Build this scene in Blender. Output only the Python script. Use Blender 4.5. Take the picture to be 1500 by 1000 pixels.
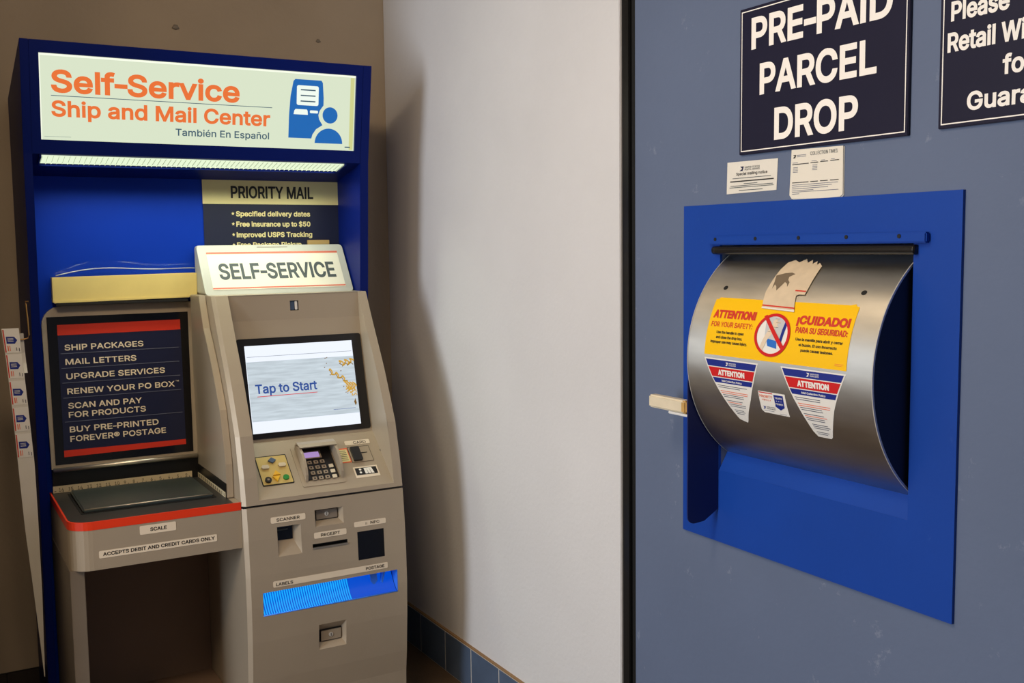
import bpy, bmesh, math, random
from math import sin, cos, pi, radians
from mathutils import Vector, Matrix
from mathutils.geometry import delaunay_2d_cdt
random.seed(7)
for o in list(bpy.data.objects): bpy.data.objects.remove(o)
SC = bpy.context.scene
COL = SC.collection

# ------------------------------------------------------------------ camera
CAMX, CAMZ = -1.6468, 1.56
yaw, pitch, roll = 0.52132386, 0.09103905, 0.01215103
fwd = Vector((sin(yaw)*cos(pitch), cos(yaw)*cos(pitch), -sin(pitch)))
rt0 = Vector((cos(yaw), -sin(yaw), 0)); dn0 = fwd.cross(rt0)
rt = cos(roll)*rt0 + sin(roll)*dn0; dn = -sin(roll)*rt0 + cos(roll)*dn0
cd = bpy.data.cameras.new('camera'); cam = bpy.data.objects.new('camera', cd); COL.objects.link(cam)
cam.matrix_world = Matrix(((rt.x, -dn.x, -fwd.x, CAMX), (rt.y, -dn.y, -fwd.y, 0), (rt.z, -dn.z, -fwd.z, CAMZ), (0, 0, 0, 1)))
cd.sensor_fit = 'HORIZONTAL'; cd.sensor_width = 36; cd.lens = 1529.67/1500*36; cd.clip_start = .02
SC.camera = cam

# ------------------------------------------------------------------ world, lights, exposure
SC.view_settings.view_transform = 'Standard'; SC.view_settings.look = 'None'
SC.view_settings.exposure = 0.0; SC.view_settings.gamma = 1.0; SC.view_settings.use_curve_mapping = False
def lin(c):
    return tuple((x/12.92 if x <= .04045 else ((x+.055)/1.055)**2.4) for x in [v/255 for v in c])
w = bpy.data.worlds.new('world'); SC.world = w; w.use_nodes = True
w.node_tree.nodes['Background'].inputs[0].default_value = (.80, .88, 1.0, 1)
w.node_tree.nodes['Background'].inputs[1].default_value = .10
def area(name, loc, target, sx, sy, power, col, spread=pi):
    l = bpy.data.lights.new(name, 'AREA'); l.shape = 'RECTANGLE'; l.size = sx; l.size_y = sy
    l.energy = power; l.color = col; l.spread = spread
    o = bpy.data.objects.new(name, l); COL.objects.link(o); o.location = loc
    o.rotation_euler = (Vector(target)-Vector(loc)).to_track_quat('-Z', 'Y').to_euler()
    return o
area('window_daylight', (-4.9, 1.55, 1.6), (0, 2.7, 1.25), 1.3, 2.2, 136, (.84, .91, 1.0))
area('ceiling_lamp', (-2.6, 1.4, 2.86), (-2.2, 2.2, 0), .6, .6, 30, (1.0, .76, .50))
area('ceiling_lamp', (-1.5, 1.6, 2.86), (-1.3, 2.4, 0), .6, .6, 27, (1.0, .76, .50))
area('header_tube', (-.813, 3.459, 1.829), (-.813, 3.459, 0), .93, .07, 2.5, (.92, 1.0, .80), radians(140))

# ------------------------------------------------------------------ materials
MATS = {}
def mat(name, col, rough=.5, metal=0.0, var=0.0, vscale=8, bump=0.0, bscale=200, emis=0.0, brushed=None, coat=0.0, dirt=None):
    m = bpy.data.materials.new(name); m.use_nodes = True; nt = m.node_tree; N = nt.nodes; L = nt.links
    b = N['Principled BSDF']; c = lin(col)+(1,)
    b.inputs['Base Color'].default_value = c; b.inputs['Roughness'].default_value = rough; b.inputs['Metallic'].default_value = metal
    b.inputs['Coat Weight'].default_value = coat
    tc = N.new('ShaderNodeTexCoord'); src = tc.outputs['Object']
    if brushed:
        mp = N.new('ShaderNodeMapping'); mp.inputs['Scale'].default_value = brushed; L.new(src, mp.inputs[0]); bs = mp.outputs[0]
    if var:
        n = N.new('ShaderNodeTexNoise'); n.inputs['Scale'].default_value = vscale; n.inputs['Detail'].default_value = 5
        L.new(bs if brushed else src, n.inputs['Vector'])
        r = N.new('ShaderNodeMapRange'); r.inputs[1].default_value = .3; r.inputs[2].default_value = .7
        r.inputs[3].default_value = 1-var; r.inputs[4].default_value = 1+var; L.new(n.outputs[0], r.inputs[0])
        mx = N.new('ShaderNodeVectorMath'); mx.operation = 'SCALE'; mx.inputs[0].default_value = c[:3]; L.new(r.outputs[0], mx.inputs['Scale'])
        out = mx.outputs[0]
        if dirt:
            n2 = N.new('ShaderNodeTexNoise'); n2.inputs['Scale'].default_value = dirt[1]; n2.inputs['Detail'].default_value = 8; n2.inputs['Roughness'].default_value = .75
            L.new(src, n2.inputs['Vector'])
            r2 = N.new('ShaderNodeMapRange'); r2.inputs[1].default_value = dirt[2]; r2.inputs[2].default_value = dirt[2]+.06; L.new(n2.outputs[0], r2.inputs[0])
            mm = N.new('ShaderNodeMixRGB'); mm.inputs[2].default_value = lin(dirt[0])+(1,)
            k = N.new('ShaderNodeMath'); k.operation = 'MULTIPLY'; k.inputs[1].default_value = dirt[3]; L.new(r2.outputs[0], k.inputs[0])
            L.new(k.outputs[0], mm.inputs[0]); L.new(out, mm.inputs[1]); out = mm.outputs[0]
        L.new(out, b.inputs['Base Color'])
        if brushed:
            r3 = N.new('ShaderNodeMapRange'); r3.inputs[3].default_value = rough-.06; r3.inputs[4].default_value = rough+.1
            L.new(n.outputs[0], r3.inputs[0]); L.new(r3.outputs[0], b.inputs['Roughness'])
    if bump:
        n = N.new('ShaderNodeTexNoise'); n.inputs['Scale'].default_value = bscale; n.inputs['Detail'].default_value = 3
        L.new(src, n.inputs['Vector']); bp = N.new('ShaderNodeBump'); bp.inputs['Strength'].default_value = bump; bp.inputs['Distance'].default_value = .002
        L.new(n.outputs[0], bp.inputs['Height']); L.new(bp.outputs[0], b.inputs['Normal'])
    if emis:
        b.inputs['Emission Color'].default_value = c; b.inputs['Emission Strength'].default_value = emis
        b.inputs['Base Color'].default_value = (.02, .02, .02, 1)
        b.inputs['Specular IOR Level'].default_value = .2
    MATS[name] = m
    return m
def glass(name):
    m = bpy.data.materials.new(name); m.use_nodes = True; nt = m.node_tree; N = nt.nodes; L = nt.links
    N.remove(N['Principled BSDF']); t = N.new('ShaderNodeBsdfTransparent'); g = N.new('ShaderNodeBsdfGlossy'); g.inputs['Roughness'].default_value = .12
    f = N.new('ShaderNodeFresnel'); f.inputs[0].default_value = 1.18; x = N.new('ShaderNodeMixShader')
    L.new(f.outputs[0], x.inputs[0]); L.new(t.outputs[0], x.inputs[1]); L.new(g.outputs[0], x.inputs[2]); L.new(x.outputs[0], N['Material Output'].inputs[0])
    return m
WALLR = mat('plaster_light', (216, 215, 216), .8, var=.035, vscale=2.2, bump=.5, bscale=70)
WALLB = mat('plaster_tan', (176, 160, 140), .85, var=.05, vscale=3, bump=.5, bscale=60)
FLOOR = mat('floor_brown', (92, 74, 56), .55, var=.15, vscale=6, bump=.3, bscale=120)
CEIL = mat('ceiling_white', (205, 200, 190), .9)
TILE = mat('tile_slate', (84, 100, 124), .35, var=.12, vscale=9, bump=.15, bscale=90)
TILEB = mat('base_dark', (52, 46, 42), .5, var=.1)
GROUT = mat('grout', (205, 200, 192), .9)
CAULK = mat('caulk_tan', (150, 118, 82), .8)
PANEL = mat('panel_slate_blue', (98, 111, 138), .62, var=.04, vscale=3, bump=.25, bscale=55, dirt=((150, 158, 176), 9, .615, .4))
BLK = mat('black_metal', (26, 26, 26), .35, metal=.3)
GASK = mat('black_rubber', (8, 8, 8), .7)
DROPB = mat('drop_blue', (20, 66, 158), .45, var=.05, vscale=4, bump=.15, bscale=80, dirt=((70, 110, 190), 14, .64, .3))
NAVYM = mat('navy_metal', (30, 34, 52), .4, var=.05)
STEEL = mat('brushed_steel', (205, 203, 196), .42, metal=1.0, var=.16, vscale=2.6, brushed=(6, 1.2, 5), bump=.06, bscale=25)
_t = STEEL.node_tree.nodes.new('ShaderNodeTangent'); _t.direction_type = 'RADIAL'; _t.axis = 'Y'
_b = STEEL.node_tree.nodes['Principled BSDF']; _b.inputs['Anisotropic'].default_value = .75; _b.inputs['Anisotropic Rotation'].default_value = .25; STEEL.node_tree.links.new(_t.outputs[0], _b.inputs['Tangent'])
STEELE = mat('steel_edge', (214, 212, 206), .35, metal=.45)
SURB = mat('surround_blue', (4, 24, 100), .42, var=.04, vscale=5, bump=.12, bscale=140)
SURBACK = mat('surround_back_blue', (6, 52, 172), .5, var=.05, vscale=4)
CAB = mat('cabinet_grey', (172, 158, 138), .42, metal=.25, var=.03, vscale=4, bump=.12, bscale=350)
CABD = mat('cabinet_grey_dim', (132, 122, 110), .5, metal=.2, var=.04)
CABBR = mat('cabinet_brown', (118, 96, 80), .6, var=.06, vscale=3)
SEAM = mat('seam_black', (12, 10, 10), .6)
SILV = mat('silver_bar', (190, 182, 168), .28, metal=.8)
BLKP = mat('black_plastic', (22, 20, 20), .3, var=.05)
BLKG = mat('black_gloss', (10, 9, 12), .12)
DECK = mat('deck_black', (44, 43, 42), .42, var=.06)
PLAT = mat('platter_steel', (118, 132, 130), .32, metal=.85, var=.05, vscale=30)
RED = mat('stripe_red', (222, 56, 22), .4)
CREAM = mat('label_cream', (226, 212, 190), .55)
RULER = mat('ruler_cream', (214, 200, 165), .6)
INK = mat('ink_black', (22, 20, 20), .6)
INKN = mat('ink_navy', (28, 34, 72), .6)
INKG = mat('ink_grey', (70, 80, 82), .6)
INKR = mat('ink_red', (206, 48, 30), .6)
INKO = mat('ink_orange', (232, 110, 70), .6)
WHT = mat('print_white', (235, 232, 225), .5)
LETW = mat('vinyl_white', (252, 247, 240), .5)
SIGN = mat('sign_navy', (30, 30, 52), .38, var=.03)
PAPER = mat('paper', (222, 218, 208), .7, var=.02, vscale=20)
PAPERC = mat('card_cream', (232, 226, 212), .65)
YEL = mat('decal_yellow', (250, 196, 10), .35)
DRED = mat('decal_red', (205, 30, 34), .35)
DBLU = mat('decal_blue', (26, 44, 135), .35)
LBLU = mat('decal_light_blue', (40, 110, 200), .4)
SKIN = mat('decal_pale', (225, 205, 180), .5)
KRAFT = mat('kraft_tape', (214, 194, 164), .7, var=.06, vscale=40, bump=.3, bscale=60)
KGREY = mat('tape_residue', (120, 104, 82), .6)
HAND = mat('handle_cream', (224, 212, 186), .45, var=.05, vscale=30)
HANDE = mat('handle_worn', (196, 156, 90), .5, var=.1, vscale=40)
WHM = mat('white_metal', (225, 225, 225), .35)
BOXY = mat('cardboard_pale', (226, 204, 128), .7, var=.04, vscale=12, bump=.1, bscale=60)
BOXB = mat('cardboard_brown', (178, 150, 96), .8)
MNAVY = mat('menu_navy', (24, 28, 58), .3)
MLET = mat('menu_cream', (232, 216, 190), .5)
MRED = mat('menu_red', (206, 50, 26), .35)
MLINE = mat('menu_line', (96, 100, 122), .5)
POSN = mat('poster_navy', (20, 26, 54), .5)
POSY = mat('poster_cream', (226, 216, 158), .6)
POSR = mat('topper_red', (214, 112, 88), .5)
TOPW = mat('topper_white', (232, 230, 214), .5)
KEYG = mat('key_gold_plate', (208, 182, 112), .4, metal=.3)
KBLU = mat('key_blue', (72, 94, 128), .35)
KWHT = mat('key_white', (212, 200, 176), .45)
KYEL = mat('key_yellow', (240, 190, 40), .4)
KGRN = mat('key_green', (30, 130, 48), .35)
KEYT = mat('key_taupe', (150, 134, 116), .4)
WIRE = mat('wire_brass', (190, 150, 90), .35, metal=.6)
CLEAR = glass('clear_film')
E_SIGN = mat('backlit_cream', (219, 230, 203), emis=.98)
E_SIGNE = mat('backlit_edge', (250, 255, 235), emis=1.0)
E_SIGNY = mat('backlit_yellowed', (206, 208, 140), emis=1.0)
E_ORG = mat('backlit_orange', (233, 112, 50), emis=1.0)
E_SLT = mat('backlit_slate', (62, 92, 108), emis=1.0)
E_ICO = mat('backlit_blue', (8, 100, 178), emis=1.0)
E_WHT = mat('backlit_white', (240, 250, 240), emis=1.0)
E_LENS = mat('lamp_lens', (228, 242, 208), emis=1.05)
FIN = mat('louver_pale', (215, 225, 200), .5)
E_SCR = mat('screen_white', (236, 242, 252), emis=1.05)
E_SCB = mat('screen_grey', (196, 208, 216), emis=1.0)
E_SCL = mat('screen_line', (150, 158, 170), emis=1.0)
E_SCT = mat('screen_navy', (40, 76, 150), emis=1.0)
E_SCR2 = mat('screen_red', (214, 50, 60), emis=1.0)
E_GLD = mat('screen_gold', (206, 158, 52), emis=1.0)
E_GLD2 = mat('screen_dark_gold', (120, 84, 20), emis=1.0)
E_LCD = mat('lcd_lilac', (186, 152, 214), emis=.8)
E_LED = mat('led_cyan', (60, 190, 255), emis=16.0)
E_TRAY = mat('tray_glow_blue', (0, 84, 225), emis=.8)
E_TRAYR = mat('tray_rib_blue', (20, 168, 255), emis=.95)
TRAYP = mat('tray_blue_plastic', (60, 130, 235), .3)

for _m, _v in ((SURB, .12), (SURBACK, .15), (DROPB, .25), (SIGN, .25), (NAVYM, .3), (PANEL, .3)): _m.node_tree.nodes['Principled BSDF'].inputs['Specular IOR Level'].default_value = _v
def weather(m, amount=.14):   # greyish wooden grain printed on the screen photo
    nt = m.node_tree; N = nt.nodes; L = nt.links; b = N['Principled BSDF']; col = tuple(b.inputs['Emission Color'].default_value)[:3]
    tc = N.new('ShaderNodeTexCoord'); mp = N.new('ShaderNodeMapping'); mp.inputs['Scale'].default_value = (6, 40, 60)
    n = N.new('ShaderNodeTexNoise'); n.inputs['Scale'].default_value = 2.2; n.inputs['Detail'].default_value = 6
    r = N.new('ShaderNodeMapRange'); r.inputs[1].default_value = .3; r.inputs[2].default_value = .7; r.inputs[3].default_value = 1-amount; r.inputs[4].default_value = 1+amount
    v = N.new('ShaderNodeVectorMath'); v.operation = 'SCALE'; v.inputs[0].default_value = col
    L.new(tc.outputs['Object'], mp.inputs[0]); L.new(mp.outputs[0], n.inputs['Vector']); L.new(n.outputs[0], r.inputs[0]); L.new(r.outputs[0], v.inputs['Scale']); L.new(v.outputs[0], b.inputs['Emission Color'])
weather(E_SCB)

# ------------------------------------------------------------------ helpers
WO = {}
def link(o, parent, world):
    COL.objects.link(o)
    if parent is not None:
        o.parent = parent; o.location = Vector(world)-WO[parent.name]
    else: o.location = world
    WO[o.name] = Vector(world)
def tag(o, label, cat, group=None):
    o['label'] = label; o['category'] = cat
    if group: o['group'] = group
    return o
def root(name, label, cat, loc, group=None):
    o = bpy.data.objects.new(name, None); o.empty_display_size = .05
    link(o, None, loc); return tag(o, label, cat, group)
def finish(name, bm, mat_, parent=None, smooth=False, struct=False):
    if smooth: bmesh.ops.remove_doubles(bm, verts=bm.verts, dist=1e-6)
    vs = [v.co for v in bm.verts]
    mn = Vector((min(v.x for v in vs), min(v.y for v in vs), min(v.z for v in vs))); mx = Vector((max(v.x for v in vs), max(v.y for v in vs), max(v.z for v in vs)))
    c = (mn+mx)/2
    if parent is None: c.z = mn.z
    for v in bm.verts: v.co -= c
    me = bpy.data.meshes.new(name); bm.to_mesh(me); bm.free(); me.materials.append(mat_)
    if smooth:
        for p in me.polygons: p.use_smooth = True
    o = bpy.data.objects.new(name, me); link(o, parent, c)
    if struct: o['kind'] = 'structure'
    return o
def quad(bm, *ps): return bm.faces.new([bm.verts.new(Vector(p)) for p in ps])
def add_box(bm, x0, x1, y0, y1, z0, z1, bev=0, seg=2):
    b2 = bmesh.new(); bmesh.ops.create_cube(b2, size=1)
    for v in b2.verts: v.co = Vector(((x0+x1)/2+v.co.x*(x1-x0), (y0+y1)/2+v.co.y*(y1-y0), (z0+z1)/2+v.co.z*(z1-z0)))
    if bev: bmesh.ops.bevel(b2, geom=b2.edges[:], offset=bev, segments=seg, affect='EDGES')
    merge(bm, b2)
def merge(bm, b2):
    me = bpy.data.meshes.new('tmp'); b2.to_mesh(me); b2.free(); bm.from_mesh(me); bpy.data.meshes.remove(me)
def box(name, x0, x1, y0, y1, z0, z1, m, parent=None, bev=.0015, seg=2, struct=False):
    bm = bmesh.new(); add_box(bm, x0, x1, y0, y1, z0, z1, bev, seg); return finish(name, bm, m, parent, struct=struct)
def add_prism(bm, pts, axis, a0, a1, bev=0):
    def P(a, p, q): return {'x': (a, p, q), 'y': (p, a, q), 'z': (p, q, a)}[axis]
    b2 = bmesh.new(); n = len(pts)
    A = [b2.verts.new(P(a0, *p)) for p in pts]; B = [b2.verts.new(P(a1, *p)) for p in pts]
    b2.faces.new(A); b2.faces.new(B[::-1])
    for i in range(n): b2.faces.new((A[i], B[i], B[(i+1) % n], A[(i+1) % n]))
    bmesh.ops.recalc_face_normals(b2, faces=b2.faces[:])
    if bev: bmesh.ops.bevel(b2, geom=[e for e in b2.edges if e.calc_face_angle(0) > .4], offset=bev, segments=2, affect='EDGES')
    merge(bm, b2)
def prism(name, pts, axis, a0, a1, m, parent=None, bev=0, struct=False):
    bm = bmesh.new(); add_prism(bm, pts, axis, a0, a1, bev); return finish(name, bm, m, parent, struct=struct)
def rrect(u0, u1, v0, v1, r=.003, n=4):
    out = []
    for cx, cy, a in ((u1-r, v0+r, -90), (u1-r, v1-r, 0), (u0+r, v1-r, 90), (u0+r, v0+r, 180)):
        for i in range(n+1):
            t = radians(a+90*i/n); out.append((cx+r*cos(t), cy+r*sin(t)))
    return out
def sheet(name, poly, M, off, m, parent=None, step=None, thick=0):
    """a thin printed piece on a surface M(u,v,off)"""
    bm = bmesh.new(); bm.faces.new([bm.verts.new((p[0], p[1], 0)) for p in poly])
    if step:
        v0 = min(p[1] for p in poly); v1 = max(p[1] for p in poly); k = math.floor(v0/step)+1
        while k*step < v1:
            bmesh.ops.bisect_plane(bm, geom=bm.verts[:]+bm.edges[:]+bm.faces[:], plane_co=(0, k*step, 0), plane_no=(0, 1, 0)); k += 1
    if thick:
        fs = bm.faces[:]; r = bmesh.ops.extrude_face_region(bm, geom=fs)
        for v in [g for g in r['geom'] if isinstance(g, bmesh.types.BMVert)]: v.co.z = thick
    for v in bm.verts: v.co = Vector(M(v.co.x, v.co.y, off+v.co.z))
    bmesh.ops.recalc_face_normals(bm, faces=bm.faces[:])
    return finish(name, bm, m, parent)
def rect(name, u0, u1, v0, v1, M, off, m, parent=None, r=0, step=None, thick=0):
    poly = rrect(u0, u1, v0, v1, r) if r else [(u0, v0), (u1, v0), (u1, v1), (u0, v1)]
    return sheet(name, poly, M, off, m, parent, step, thick)
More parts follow.
